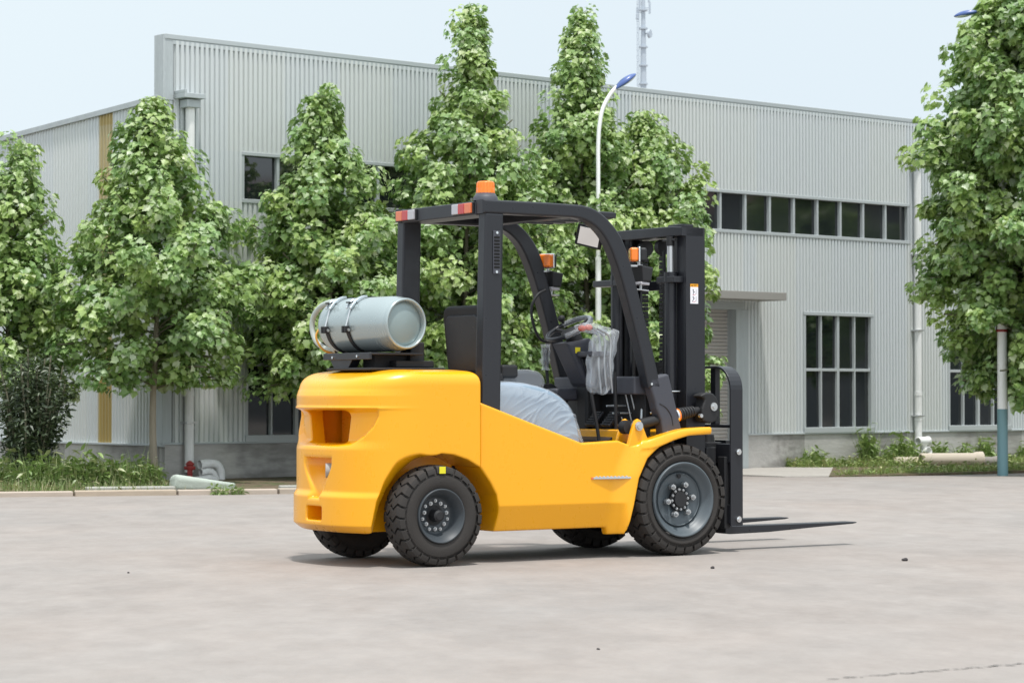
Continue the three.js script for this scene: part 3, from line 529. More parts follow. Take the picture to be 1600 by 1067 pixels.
// ---------------------------------------------------------------- forklift (x forward, y up, z to its right; origin on the ground under the rear axle)
const FK = [-0.727, 0, -14.48], FT = 33.8 * Math.PI / 180;
const fk = thing('forklift', 'yellow forklift truck with black overhead guard parked on the concrete yard', 'forklift', FK, FT);
{ // counterweight
  const archIn = polySD([[.6, -.1], [.6, .38], [.38, .47], [.33, .53], [.285, .566], [.2, .612], [.1, .643], [.018, .65], [-.1, .608], [-.2, .535], [-.27, .45], [-.318, .36], [-.345, .27], [-.368, .19], [-.39, -.1]]);
  const recess = polySD([[-.455, .906], [.455, .906], [.452, .86], [.43, .805], [.38, .75], [.30, .708], [.2, .70], [-.2, .70], [-.30, .708], [-.38, .75], [-.43, .805], [-.452, .86]]);
  const R2 = (x, y, hx_, hy, r) => { const a = Math.abs(x) - hx_ + r, b = Math.abs(y) - hy + r; return Math.hypot(Math.max(a, 0), Math.max(b, 0)) + Math.min(Math.max(a, b), 0) - r; };
  const fn = (u, v, w) => {
    const aw = Math.abs(w);
    let off = v < .235 ? (.235 - v) * 1.5 : 0;
    off += .022 * ss(.395, .435, v) * (1 - ss(.90, .92, v));
    off += .026 * ss(.905, .925, v) - .004 * ss(.995, .985, v) * ss(.9, .92, v) + .012 * ss(.99, 1.03, v);
    off += .030 * ss(.67, .73, v) * (1 - ss(.86, .91, v)) * ss(.56, .2, aw);
    const rec = recess(w, v); off += .044 * ss(.012, -.022, rec);
    const a = .52 - off, e = 2.75, un = Math.max(-u, 0) / a;
    let d = (Math.pow(Math.pow(un, e) + Math.pow(aw / .55, e), 1 / e) - 1) * .5;
    d = Math.max(d, u - .287);
    const topV = 1.137 - .10 * Math.pow(clamp((-u - .10) / .42), 2.2) - .01 * ss(.3, .55, aw);
    d = smax(d, (v - topV) * .9, .075);
    d = smax(d, .192 - v, .02);
    // grille opening and the hollow behind it
    const open = Math.max(R2(w, v - .803, .245 - (.9 - v) * .18, .097, .012), u + .30);
    d = smax(d, -open, .012);
    d = Math.max(d, -Math.max(R2(w, v - .815, .33, .13, .03), Math.abs(u + .16) - .16));
    // tow pocket, narrowing downward, and the square socket below it
    const pr = lerp(.055, .155, ss(.40, .60, v)), pk = Math.max(Math.hypot((u + .525) * 1.0, w) - pr, v - .622, .392 - v);
    d = smax(d, -pk, .022);
    d = smax(d, -Math.max(R2(w, v - .302, .088, .040, .012), u + .40), .012);
    // wheel arches, flared outward at the rear
    const arch = Math.max(archIn(u, v) - clamp(aw - .41, 0, .16) * ss(.02, -.34, u) * 1.0, .24 - aw);
    d = smax(d, -arch, .008);
    return d;
  };
  part('counterweight', surfNet(fn, [-.55, .165, -.57], [.31, 1.16, .57], .0078), M.yellow, fk);
  part('tow_pin', [cyl([-.487, .55, .085], [-.45, .55, .105], .043, .043, 28)], std([.33, .32, .31], .7), fk.children[0]).rotation.y = 0;
  part('grille_core', bx(-.16, -.13, .66, .94, -.3, .3, .004), M.yellow, fk.children[0]);
}
{ // side frames with the front fenders
  const outline = polySD([[.301, .945], [1.03, .70], [1.30, .712], [1.40, .68], [1.5, .695], [1.62, .736], [1.75, .762], [1.97, .778], [1.97, .760], [1.80, .747], [1.68, .715], [1.58, .672], [1.49, .60], [1.425, .48], [1.388, .32], [1.335, .145], [1.25, .142], [1.235, .185], [.43, .185], [.435, .30], [.415, .40], [.37, .475], [.33, .527], [.301, .563]]);
  const arc = [[1.97, .76], [1.80, .747], [1.68, .715], [1.58, .672], [1.49, .60], [1.425, .48], [1.388, .32], [1.335, .145]];
  const arcD = (x, y) => { let d = 9; for (let i = 0; i < arc.length - 1; i++) { const ax = arc[i][0], ay = arc[i][1], ex = arc[i + 1][0] - ax, ey = arc[i + 1][1] - ay, t = clamp(((x - ax) * ex + (y - ay) * ey) / (ex * ex + ey * ey)); d = Math.min(d, Math.hypot(x - ax - ex * t, y - ay - ey * t)); } return d; };
  const fn = (u, v, w) => {
    const o = outline(u, v), fl = ss(.17, .0, arcD(u, v)) * ss(1.1, 1.3, u), bev = Math.max(0, .335 - v) * .36 * (1 - ss(1.30, 1.36, u));
    const wc = .528 + .047 * fl - bev;
    let inner = wc - .055; if (u < .5) { const q = -o; if (q < .022 && v < .575) inner = .24; }
    let d = smax(o, w - wc, .014); d = Math.max(d, inner - w);
    if (u > 1.24) { // fender sheet reaching inward
      const top = lerp(.705, .778, ss(1.45, 1.85, u)), q = Math.max(Math.abs(v - top + .014) - .011, 1.47 - u, u - 1.97, .2 - w, w - wc + .01);
      d = smin(d, q, .05);
    }
    return d * .9;
  };
  const g = surfNet(fn, [.27, .12, .17], [1.99, .97, .6], .0085);
  part('side_frame', g, M.yellow, fk); part('side_frame', mirrorW(g), M.yellow, fk);
  const step = part('step_strip', bx(.015, .275, .481, .492, -.02, .004, .001), M.galv, fk, 'thin silver strip on the yellow side'); step.position.set(1.095, 0, .5285); step.rotation.y = -.118;
  part('tooth', Array.from({ length: 9 }, (_, i) => bx(.03 + i * .026, .043 + i * .026, .492, .498, -.01, .003, .001)), M.galv, step); part('end_cap', bx(0, .0145, .480, .493, -.02, .004, .001), M.tailOrange, step);
  const lug = (w0, w1) => ext([[1.38, .58], [1.425, .74], [1.447, .80], [1.462, .826], [1.482, .836], [1.502, .826], [1.515, .80], [1.56, .70], [1.58, .64]], w0, w1, .007);
  for (const [a, b] of [[.50, .528], [.375, .40]]) part('bracket_lug', lug(a, b).translate(-.035, .006, .006), M.yellow, fk);
  part('bracket_pin', [cyl([1.447, .798, .39], [1.447, .798, .545], .028), cyl([1.447, .798, .545], [1.447, .798, .555], .02, .02, 6)], M.steel, fk);
}
part('seam_gasket', [bx(.289, .2995, .572, .95, .44, .514, .002), bx(.289, .2995, .572, .95, -.514, -.44, .002)], M.blackDeep, fk);
// chassis, floor, pedal area
part('chassis', [bx(.46, 1.36, .20, .66, -.42, .42, .01), bx(.28, .47, .22, .66, -.22, .22, .01), bx(-.30, .32, .22, .62, -.22, .22, .02), bx(-.10, .10, .24, .36, -.40, .40, .02), bx(1.36, 2.0, .30, .62, -.30, .30, .02), bx(1.55, 1.9, .24, .46, -.36, .36, .03), bx(1.3, 1.95, .62, .7, -.42, .2, .01)], M.blackDeep, fk);
part('floor_plate', [bx(1.02, 1.40, .68, .70, -.47, .475, .004), ext([[1.38, .69], [1.66, .84], [1.655, .85], [1.375, .705]], -.47, .3, .002)], M.black, fk);
part('firewall', [bx(1.60, 1.64, .70, 1.0, -.44, .40, .004)], M.blackDeep, fk);
part('front_panel', [bx(1.42, 1.60, .68, .775, -.30, .36, .01)], M.yellow, fk);
for (const z of [.05, .22]) part('pedal', [ext([[1.42, .80], [1.50, .885], [1.51, .875], [1.43, .79]], z - .045, z + .045, .003), ...[0, 1, 2, 3, 4, 5].map(i => bx(1.415 + i * .014, 1.421 + i * .014, .803 + i * .0148, .810 + i * .0148, z - .04, z + .04, .001)), cyl([1.47, .83, z], [1.56, .74, z], .01)], M.black, fk);

// wheels: local z points outward from the truck, tyre face at z = 0
function lugs(R, W, n) {
  const P = []; const hw = W / 2, path = [[0, 0, .05], [.32, 0, .40], [.66, -.004, -.05], [.95, -.014, .12], [1.0, -.03, .14], [1.02, -.15 * R, .14]];
  const pt = (s, k, a, r) => [Math.cos(a) * r, Math.sin(a) * r, -hw + s * hw];
  const tri = (a, b, c) => P.push(...a, ...b, ...c);
  for (const side of [-1, 1]) for (let k = 0; k < n; k++) {
    const a0 = (k + (side > 0 ? 0 : .5)) / n * Math.PI * 2, pit = Math.PI * 2 / n, g = .125;
    const row = path.map(([s, dr, kk]) => { const r = R + dr, c = a0 + kk * pit, z = s; const A = [c + g * pit, c + (1 - g) * pit]; return { t: [0, .5, 1].map(f => pt(side * z, 0, lerp(A[0], A[1], f), r)), b: [A[0] - .25 * g * pit, A[1] + .25 * g * pit].map(x => pt(side * z * (s > .97 ? .96 : 1), 0, x, Math.min(r - .016, R - .032))) }; });
    for (let i = 0; i < row.length - 1; i++) { const p = row[i], q = row[i + 1];
      for (let f = 0; f < 2; f++) { tri(p.t[f], p.t[f + 1], q.t[f]); tri(q.t[f], p.t[f + 1], q.t[f + 1]); }
      tri(p.b[0], p.t[0], q.b[0]); tri(q.b[0], p.t[0], q.t[0]); tri(p.t[2], p.b[1], q.t[2]); tri(q.t[2], p.b[1], q.b[1]); }
  }
  if (1) for (let i = 0; i < P.length; i += 18) { /* winding follows the outward side */ }
  const g = new THREE.BufferGeometry(); g.setAttribute('position', new THREE.Float32BufferAttribute(P, 3)); g.computeVertexNormals();
  const p = g.attributes.position, nn = g.attributes.normal;
  for (let i = 0; i < p.count; i += 3) { // make every face look outward from the tyre ring
    const cx = (p.getX(i) + p.getX(i + 1) + p.getX(i + 2)) / 3, cy = (p.getY(i) + p.getY(i + 1) + p.getY(i + 2)) / 3, a = Math.atan2(cy, cx), rc = R * .9;
    const ox = cx - Math.cos(a) * rc, oy = cy - Math.sin(a) * rc, oz = (p.getZ(i) + p.getZ(i + 1) + p.getZ(i + 2)) / 3 + hw;
    const side = Math.abs(nn.getX(i) * -Math.sin(a) + nn.getY(i) * Math.cos(a)) > .8; if (side) continue;
    if (nn.getX(i) * ox + nn.getY(i) * oy + nn.getZ(i) * oz < 0) for (const q of [p]) { const A = [q.getX(i + 1), q.getY(i + 1), q.getZ(i + 1)]; q.setXYZ(i + 1, q.getX(i + 2), q.getY(i + 2), q.getZ(i + 2)); q.setXYZ(i + 2, ...A); }
  }
  g.computeVertexNormals(); return g;
}
function makeWheel(name, R, rim, W, n, front) {
  const w = sub(name, fk); const q = rim + (R - rim) * .32;
  part('tyre', latheZ([[rim, -.018], [rim + .012, -.006], [q, .002], [R * .80, -.002], [R * .805, -.007], [R * .88, -.012], [R - .045, -.016], [R - .022, -.03], [R - .020, -W / 2], [R - .022, -W + .03], [R - .045, -W + .012], [q, -W], [rim, -W + .02]].reverse(), 96), M.tyre, w);
  part('tread', lugs(R, W, n), M.tyre, w);
  const nut = (r, h) => merge([cyl([0, 0, -.01], [0, 0, h * .55], r * 1.0, r * 1.0, 6), cyl([0, 0, h * .55], [0, 0, h * .8], r * .72, r * .62, 14), cyl([0, 0, h * .8], [0, 0, h], r * .5, r * .34, 12)]);
  if (front) {
    part('rim', latheZ([[rim - .02, -W + .01], [.16, -W * .6], [.01, -.058], [.155, -.058], [.158, -.048], [.163, -.048], [.166, -.066], [.172, -.066], [.175, -.046], [.184, -.044], [.2, -.024], [.212, -.004], [.222, .007], [.231, .005], [.231, -.012]].reverse(), 80), M.rim, w);
    part('hub', [cyl([0, 0, -.07], [0, 0, -.042], .073, .07, 36), cyl([0, 0, -.05], [0, 0, -.026], .05, .046, 32)], M.blackDeep, w);
    const g = nut(.0185, .038), g2 = nut(.0088, .014);
    for (let i = 0; i < 6; i++) { const a = i * Math.PI / 3 + .12; part('wheel_nut', g, M.steel, w).position.set(Math.cos(a) * .097, Math.sin(a) * .097, -.046); }
    for (let i = 0; i < 12; i++) { const a = i * Math.PI / 6 + .1; part('hub_bolt', g2, M.steel, w).position.set(Math.cos(a) * .061, Math.sin(a) * .061, -.042); }
    part('valve_notch', ext([[-.016, .153], [.018, .153], [.012, .134], [.0, .126], [-.010, .136]], -.05, -.044, .002), M.blackDeep, w);
  } else {
    part('rim', latheZ([[rim - .02, -W + .01], [.11, -W * .7], [.02, -.098], [.058, -.094], [.06, -.082], [.098, -.08], [.108, -.074], [.116, -.055], [.128, -.024], [.140, -.012], [.147, .002], [.153, .005], [.158, .002], [.158, -.012]].reverse(), 72), M.rimDark, w);
    part('hub', [cyl([0, 0, -.10], [0, 0, -.086], .062, .062, 36), cyl([0, 0, -.1], [0, 0, -.028], .036, .034, 28), cyl([0, 0, -.028], [0, 0, -.020], .034, .022, 28)], M.blackDeep, w);
    const g = nut(.0125, .022), g2 = nut(.0105, .016);
    for (let i = 0; i < 14; i++) { const a = i * Math.PI / 7 + .2, o = i % 2; part('wheel_nut', o ? g2 : g, M.steel, w).position.set(Math.cos(a) * (o ? .086 : .077), Math.sin(a) * (o ? .086 : .077), -.079); }
  }
  return w;
}
function setWheel(w, u, v, z, side, spin) { w.position.set(u, v, z); w.rotation.set(0, side < 0 ? Math.PI : 0, spin); return w; }
{
  const r = makeWheel('rear_wheel', .2925, .151, .19, 26, false); setWheel(r, 0, .2925, .58, 1, 0);
  part('tyre_sticker', bx(-.021, .021, -.004, .036, -.004, -.0005, .001), std([.75, .68, .02], .5), r, 'yellow square sticker at the top of the near rear tyre').position.set(.003, .248, .006);
  const r2 = r.clone(); r2.remove(r2.children.find(c => c.name === 'tyre_sticker')); fk.add(r2); setWheel(r2, 0, .2925, -.50, -1, .2);
  const f = makeWheel('front_wheel', .3445, .23, .225, 28, true); setWheel(f, 1.755, .3445, .585, 1, 0);
  const f2 = f.clone(); fk.add(f2); setWheel(f2, 1.755, .3445, -.50, -1, .1);
}
// overhead guard
{
  const G = sub('overhead_guard', fk);
  const outer = [[.335, 2.137], [.8, 2.137], ...spl([[1.05, 2.133], [1.13, 2.117], [1.215, 2.074], [1.314, 1.985], [1.37, 1.90], [1.411, 1.80], [1.508, 1.50], [1.60, 1.20], [1.645, 1.03]], 28)];
  const inner = [...spl([[1.55, 1.03], [1.512, 1.17], [1.414, 1.49], [1.332, 1.73], [1.264, 1.878], [1.212, 1.955], [1.14, 2.014], [1.06, 2.046], [.98, 2.056]], 28), [.335, 2.056]];
  for (const s of [1, -1]) {
    const w0 = s > 0 ? .42 : -.505, w1 = s > 0 ? .505 : -.42;
    part('side_rail', ext([...outer, ...inner], w0, w1, .012, 3), M.black, G);
    part('rear_pillar', ext([[.352, 2.06], [.481, 2.06], [.459, .88], [.324, .88]], w0 + .002, w1 - .002, .012, 3), M.black, G);
  }
  part('rear_beam', [bx(.335, .40, 2.05, 2.132, -.42, .42, .008), bx(.40, .50, 2.05, 2.06, -.42, .42, .003)], M.black, G);
  part('roof_plate', [bx(.345, 1.08, 2.110, 2.122, -.42, .42, .004), bx(.98, 1.06, 2.06, 2.11, -.42, .42, .006), bx(1.40, 1.50, 2.085, 2.128, -.38, .205, .006), bx(.6, .64, 2.07, 2.11, -.42, .42, .004)], M.black, G);
  for (let i = 0; i < 6; i++) { const z = -.36 + i * .135; part('roof_bar', bx(1.06, 1.42, 2.078, 2.112, z, z + .03, .005).rotateX(0), M.black, G); }
  const ch = [[.0, 0], [.012, .005]];
  const gr = part('vent_grille', [bx(.402, .452, 1.70, 1.955, .505, .509, .002)], M.greyPlastic, G);
  part('slot', Array.from({ length: 10 }, (_, i) => bx(.407, .447, 1.733 + i * .0195, 1.746 + i * .0195, .5075, .5105, .001)), std([.004, .004, .004], .9), gr);
  part('screw', [cyl([.427, 1.943, .505], [.427, 1.943, .514], .008), cyl([.424, 1.712, .505], [.424, 1.712, .514], .008)], M.chrome, gr);
  const bc = sub('beacon', fk);
  part('base', latheZ([[.075, 0], [.072, .02], [.056, .045], [0, .045]].reverse(), 32).rotateX(-Math.PI / 2).translate(.405, 2.135, .42), M.greyPlastic, bc);
  part('lens', [latheZ([[.054, 0], [.054, .03], [.051, .033], [.051, .062], [.046, .07], [0, .072]].reverse(), 32).rotateX(-Math.PI / 2).translate(.405, 2.18, .42), ...Array.from({ length: 16 }, (_, i) => { const a = i / 16 * 6.283; return cyl([.405 + .053 * Math.cos(a), 2.182, .42 + .053 * Math.sin(a)], [.405 + .05 * Math.cos(a), 2.242, .42 + .05 * Math.sin(a)], .004, .004, 6); })], M.orange, bc);
  const tl = (w0, dir) => { const t = sub('tail_lamp', fk), c = [M.lensWhite, M.red, M.tailOrange]; part('housing', bx(.324, .336, 2.058, 2.126, w0 - .006, w0 + .216, .004), M.blackDeep, t);
    ['reversing_lens', 'brake_lens', 'indicator_lens'].forEach((n, i) => { const j = dir > 0 ? i : 2 - i; part(n, bx(.310, .326, 2.062, 2.122, w0 + j * .07, w0 + j * .07 + .069, .005), c[i], t); }); };
  tl(.19, 1); tl(-.455, -1);
  const wl = (z, k) => {   // indicator and work lamp on each front pillar
    const t = sub('front_lamp', fk); t.position.set(1.455 + .06 * Math.max(k, 0), 1.85, z); t.rotation.y = -.5 * k;
    part('lens', bx(-.06, -.008, -.043, .043, -.045, .045, .014), M.orange, t); part('rim', bx(-.01, .004, -.048, .048, -.05, .05, .006), M.chrome, t); part('housing', bx(.0, .045, -.043, .043, -.045, .045, .016), M.blackDeep, t);
    part('bracket', [cyl([0, -.07, 0], [0, -.04, 0], .01), bx(-.06, .02, -.075, -.062, -.02, .02, .002)], M.steel, t);
    const w = sub('work_lamp', fk); w.position.set(1.49 + .045 * Math.max(k, 0), 1.725, z); w.rotation.z = -.08;
    part('housing', ext([[-.045, .055], [.045, .05], [.035, -.04], [-.03, -.045]], -.06, .06, .01), M.blackDeep, w); part('reflector', bx(-.035, .03, -.062, -.044, -.05, .05, .005), M.lensWhite, w); part('bracket', [cyl([0, -.09, 0], [0, -.06, 0], .008), bx(-.05, .05, -.095, -.088, -.02, .02, .001)], M.steel, w);
  };
  wl(.45, 1); wl(-.45, -1);
  const mr = sub('mirror', fk); mr.position.set(1.225, 1.958, .33); mr.rotation.set(.25, .694, .218, 'YZX');
  part('shell', bx(-.008, .02, -.068, .068, -.085, .085, .02), M.blackDeep, mr); part('glass', bx(-.0105, -.007, -.054, .054, -.066, .066, .0015), phys([.85, .86, .87], .04, { metalness: 1 }), mr); part('arm', tube([[.01, 0, .04], [.05, .02, .09], [.07, .03, .13]], .009, 8, 6), M.black, mr);
  part('cable', tube([[1.40, 1.66, -.40], [1.33, 1.63, -.38], [1.28, 1.55, -.38], [1.30, 1.42, -.38], [1.36, 1.34, -.39], [1.46, 1.33, -.42]], .009, 30, 6), M.blackDeep, fk);
}
// hood, seat
{
  const hp = [[.47, .80], [.47, 1.066], [.60, 1.062], ...spl([[.70, 1.052], [.82, 1.028], [.93, .985], [1.02, .91], [1.07, .81], [1.095, .68]], 14), [1.0, .66], [.6, .7]];
  part('engine_hood', ext(hp, -.43, .43, .03, 4), M.hood, fk);
  // crumpled clear film over the hood: the hood outline a few millimetres out, gathered at its lower edge
  const edge = hp.slice(1, -2), nU = 170, nW = 130, P = [], U = [], I = [], cv = new THREE.CatmullRomCurve3(edge.map(p => V3(p[0], p[1], 0)), false, 'centripetal');
  setSeed(202); const creases = Array.from({ length: 46 }, (_, i) => { const low = i < 34, an = low ? rr(.5, 1.15) : rr(-.4, 1.4); return [low ? rr(.62, 1.1) : rr(.5, 1.05), low ? rr(.62, .98) : rr(.3, .8), Math.cos(an), Math.sin(an), rr(.000012, .00004), rr(.0018, .0042), rr(.05, .22)]; });
  for (let i = 0; i <= nU; i++) { const p = cv.getPoint(i / nU), t = cv.getTangent(i / nU); for (let j = 0; j <= nW; j++) {
    const f = j / nW, w = f < .55 ? lerp(-.40, .40, f / .55) : lerp(.40, .446, ss(.55, .68, f)), drop = f < .55 ? 0 : Math.pow((f - .55) / .45, 1.25) * .42;
    const x = p.x, y0 = p.y - drop, floor = .97 - .338 * (x - .297) - .02, g = ss(.8, 1, f);
    let r = .005 + .0012 * Math.sin(x * 9 + f * 5) + .0018 * g * Math.sin(x * 150 - f * 40);
    for (const c of creases) { const q = (x - c[0]) * c[2] + (f - c[1]) * c[3], al = (x - c[0]) * c[3] - (f - c[1]) * c[2]; r += c[5] * Math.exp(-q * q / c[4]) * ss(c[6], c[6] * .3, Math.abs(al)); }
    P.push(x - t.y * r, Math.max(y0, Math.min(p.y, floor)) + t.x * r, w + (f > .55 ? .006 + r * 1.5 : 0)); U.push(x * 2, f * 2);
  } }
  for (let i = 0; i < nU; i++) for (let j = 0; j < nW; j++) { const a = i * (nW + 1) + j; I.push(a, a + 1, a + nW + 1, a + 1, a + nW + 2, a + nW + 1); }
  const g = new THREE.BufferGeometry(); g.setAttribute('position', new THREE.Float32BufferAttribute(P, 3)); g.setAttribute('uv', new THREE.Float32BufferAttribute(U, 2)); g.setIndex(I); g.computeVertexNormals();
  part('plastic_film', g, M.film, fk.children.find(c => c.name === 'engine_hood'));
  const S = sub('seat', fk);
  part('cushion', [ext(spl([[.56, 1.075], [.60, 1.128], [.75, 1.134], [.86, 1.134], [.925, 1.115], [.955, 1.07], [.94, 1.035], [.8, 1.03], [.6, 1.05], [.56, 1.075]], 40), -.235, .235, .02, 4)], M.seat, S);
  part('cushion_film', ext(spl([[.62, 1.08], [.64, 1.136], [.75, 1.141], [.86, 1.141], [.932, 1.121], [.963, 1.07], [.946, 1.028], [.8, 1.024], [.66, 1.04], [.62, 1.08]], 40), -.242, .242, .022, 4), M.film2, S);
  const slab = (w, h, r, t) => { const q = new THREE.Shape(); q.moveTo(-w / 2 + r, -h / 2); q.lineTo(w / 2 - r, -h / 2); q.absarc(w / 2 - r, -h / 2 + r, r, -Math.PI / 2, 0); q.absarc(w / 2 - r, h / 2 - r, r, 0, Math.PI / 2); q.absarc(-w / 2 + r, h / 2 - r, r, Math.PI / 2, Math.PI); q.absarc(-w / 2 + r, -h / 2 + r, r, Math.PI, Math.PI * 1.5);
    const g = new THREE.ExtrudeGeometry(q, { depth: t * .2, bevelEnabled: true, bevelSize: t * .4, bevelThickness: t * .4, bevelOffset: -t * .4, bevelSegments: 4, curveSegments: 10 }).translate(0, 0, -t * .1).rotateY(Math.PI / 2), p = g.attributes.position; for (let i = 0; i < p.count; i++) p.setX(i, p.getX(i) - .10 * p.getY(i)); g.computeVertexNormals(); return g; };
  part('backrest', slab(.46, .43, .065, .055).translate(.545, 1.315, .015), M.blackDeep, S);
  part('back_panel', slab(.37, .34, .05, .016).translate(.516, 1.30, .015), M.black, S);
  part('seat_cushion_back', (() => { const b = new RoundedBoxGeometry(.06, .36, .38, 5, .028), p = b.attributes.position; for (let i = 0; i < p.count; i++) p.setX(i, p.getX(i) - .10 * p.getY(i)); b.computeVertexNormals(); return b.translate(.595, 1.30, .01); })(), M.seat, S);
  part('hip_guard', [bx(.62, .74, 1.09, 1.17, .235, .275, .018), bx(.50, .64, 1.06, 1.12, .22, .27, .015)], M.blackDeep, S);
}
// steering column, wheel, levers
{
  const K = sub('steering_column', fk);
  part('cowl', [ext([[1.30, 1.31], [1.48, 1.345], [1.52, 1.31], [1.60, 1.05], [1.585, 1.025], [1.46, 1.04], [1.44, 1.06]], -.19, -.01, .022, 4)], M.greyPlastic, K);
  part('cowl_boss', [ext([[1.395, 1.22], [1.44, 1.225], [1.47, 1.10], [1.45, 1.085]], -.012, .004, .006)], M.black, K);
  part('shaft', cyl([1.385, 1.395, -.1], [1.43, 1.31, -.1], .045, .055), M.blackDeep, K); part('lower_cover', bx(1.46, 1.58, .72, 1.05, -.15, -.03, .02), M.blackDeep, K);
  part('warning_label', bx(-.019, .019, -.018, .018, -.001, .001, 0), std([.72, .62, .02], .5), K, 'small yellow warning label').position.set(1.378, 1.268, -.0095);
  const W = sub('steering_wheel', fk); W.position.set(1.375, 1.405, -.1); W.rotation.z = .50;
  part('rim', new THREE.TorusGeometry(.148, .0145, 12, 48).rotateX(Math.PI / 2), M.black, W);
  part('rim_film', new THREE.TorusGeometry(.148, .0185, 8, 40, 3.6).rotateX(Math.PI / 2).rotateY(1.2), M.film, W);
  part('centre', [cyl([0, -.045, 0], [0, -.01, 0], .05, .06, 24)], M.blackDeep, W);
  for (let i = 0; i < 3; i++) { const a = i * 2.094 + .5; part('spoke', cyl([0, -.03, 0], [.145 * Math.cos(a), 0, .145 * Math.sin(a)], .014, .011, 10), M.blackDeep, W); }
  part('knob', [new THREE.SphereGeometry(.024, 16, 12).scale(1, .9, 1).translate(.06, .045, -.13), cyl([.06, 0, -.13], [.06, .04, -.13], .01)], M.blackDeep, W);
  const gl = sub('direction_lever', fk);
  part('rod', [cyl([1.34, 1.04, -.28], [1.325, 1.17, -.28], .010), ext([[1.24, 1.0], [1.40, 1.0], [1.40, 1.03], [1.35, 1.06], [1.30, 1.06]], -.32, -.25, .004)], M.blackDeep, gl);
  part('grip', cyl([1.325, 1.16, -.28], [1.315, 1.29, -.28], .017, .02, 14), M.black, gl);
  { const pr = []; for (let i = 0; i <= 10; i++) pr.push([.027 + .008 * Math.sin(i * 2.1) * (i > 2 ? .5 : 1) - (i === 1 ? .012 : 0), i / 10 * .165]); const q = latheZ(pr, 18).rotateX(-Math.PI / 2), p = q.attributes.position; for (let i = 0; i < p.count; i++) { const a = Math.atan2(p.getZ(i), p.getX(i)), f = 1 + .14 * Math.sin(a * 5 + p.getY(i) * 40); p.setX(i, p.getX(i) * f); p.setZ(i, p.getZ(i) * f); } q.computeVertexNormals(); part('grip_film', q.translate(1.318, 1.145, -.28), M.film, gl); }
  // hydraulic levers under a hanging plastic bag
  const H = sub('lever_bank', fk);
  for (let i = 0; i < 3; i++) part('lever', tube([[1.46 + i * .022, 1.00, .13 + i * .03], [1.44 + i * .022, 1.18, .13 + i * .03], [1.44 + i * .02, 1.35, .13 + i * .03], [1.36 + i * .012, 1.40, .13 + i * .03]], .007, 14, 6), M.steel, H);
  for (let i = 0; i < 2; i++) part('lever_knob', new THREE.SphereGeometry(.022, 16, 12).scale(1.25, .9, 1).translate(1.305 + i * .05, 1.402 + i * .006, .14), phys([.85, .12, .05], .35), H);
  part('lever_panel', [bx(1.37, 1.52, 1.225, 1.26, -.05, .16, .012), bx(1.44, 1.56, 1.03, 1.23, -.01, .12, .02)], M.greyPlastic, H);
  const N = 72, K2 = 28, P = [], U = [], I = [];
  for (let k = 0; k <= K2; k++) { const f = k / K2, v = lerp(1.395, .995, f), cu = lerp(1.455, 1.435, f) + .035 * Math.pow(1 - f, 3), hu = lerp(.088, .082, f) * (k === 0 ? .5 : 1) * (1 - .45 * ss(.9, 1, f)), hw = lerp(.055, .05, f) * (k === 0 ? .5 : 1);
    for (let i = 0; i <= N; i++) { const a = i / N * 6.28318, r = 1 + .16 * Math.sin(a * 7 + f * 2.2) * ss(0, .2, f) + .07 * Math.sin(a * 13 - f * 5); P.push(cu + Math.cos(a) * hu * r + .006 * Math.sin(f * 21 + a * 2), v + .008 * Math.sin(a * 3), .14 + Math.sin(a) * hw * r); U.push(i / N, f); } }
  for (let k = 0; k < K2; k++) for (let i = 0; i < N; i++) { const a = k * (N + 1) + i; I.push(a, a + 1, a + N + 1, a + 1, a + N + 2, a + N + 1); }
  const g = new THREE.BufferGeometry(); g.setAttribute('position', new THREE.Float32BufferAttribute(P, 3)); g.setAttribute('uv', new THREE.Float32BufferAttribute(U, 2)); g.setIndex(I); g.computeVertexNormals();
  const cap = new THREE.SphereGeometry(1, 28, 16), cp = cap.attributes.position; for (let i = 0; i < cp.count; i++) { const x = cp.getX(i), y = cp.getY(i), z = cp.getZ(i), q = 1 + .1 * Math.sin(x * 9 + z * 7) + .06 * Math.sin(y * 15); cp.setXYZ(i, 1.395 + x * .135 * q, 1.398 - x * .015 + y * .032 * q, .14 + z * .055 * q); } cap.computeVertexNormals();
  part('plastic_bag', [g, cap], M.filmBag, H, 'crinkled clear plastic bag over the levers');
  part('brake_rod', [tube([[1.26, 1.0, .30], [1.28, .9, .30], [1.31, .76, .30], [1.32, .69, .30]], .011, 12, 8), tube([[1.44, 1.13, .30], [1.445, .98, .30], [1.45, .80, .30], [1.45, .70, .30]], .011, 12, 8)], M.blackDeep, fk);
  part('linkage_rod', [0, 1, 2].map(i => cyl([1.55 + i * .03, 1.0, .26 + i * .015], [1.60 + i * .035, .76, .28 + i * .015], .0045, .0045, 8)).concat([cyl([1.45, .92, .2], [1.80, .92, .2], .006, .006, 8), cyl([1.46, .875, .25], [1.77, .875, .25], .006, .006, 8), cyl([1.49, .85, .3], [1.53, .78, .3], .004), cyl([1.45, .82, .3], [1.49, .76, .3], .004)]), M.galv, fk);
  part('dashboard', [bx(1.50, 1.70, .99, 1.102, -.45, .42, .014), bx(1.30, 1.5, .95, 1.03, -.42, -.14, .02)], M.greyPlastic, fk);
  const pil = ext([[1.548, 1.072], [1.565, 1.09], [1.69, 1.118], [1.706, 1.112], [1.812, .752], [1.80, .744], [1.675, .735], [1.66, .745], [1.645, .83], [1.61, .90], [1.60, .94]], .425, .505, .014, 3);
  part('pillar_cover', pil, M.greyPlastic, fk); part('pillar_cover', mirrorW(pil), M.greyPlastic, fk);
  part('screw', [cyl([1.567, 1.055, .50], [1.567, 1.055, .512], .008), cyl([1.69, .757, .50], [1.69, .757, .512], .008)], M.chrome, fk);
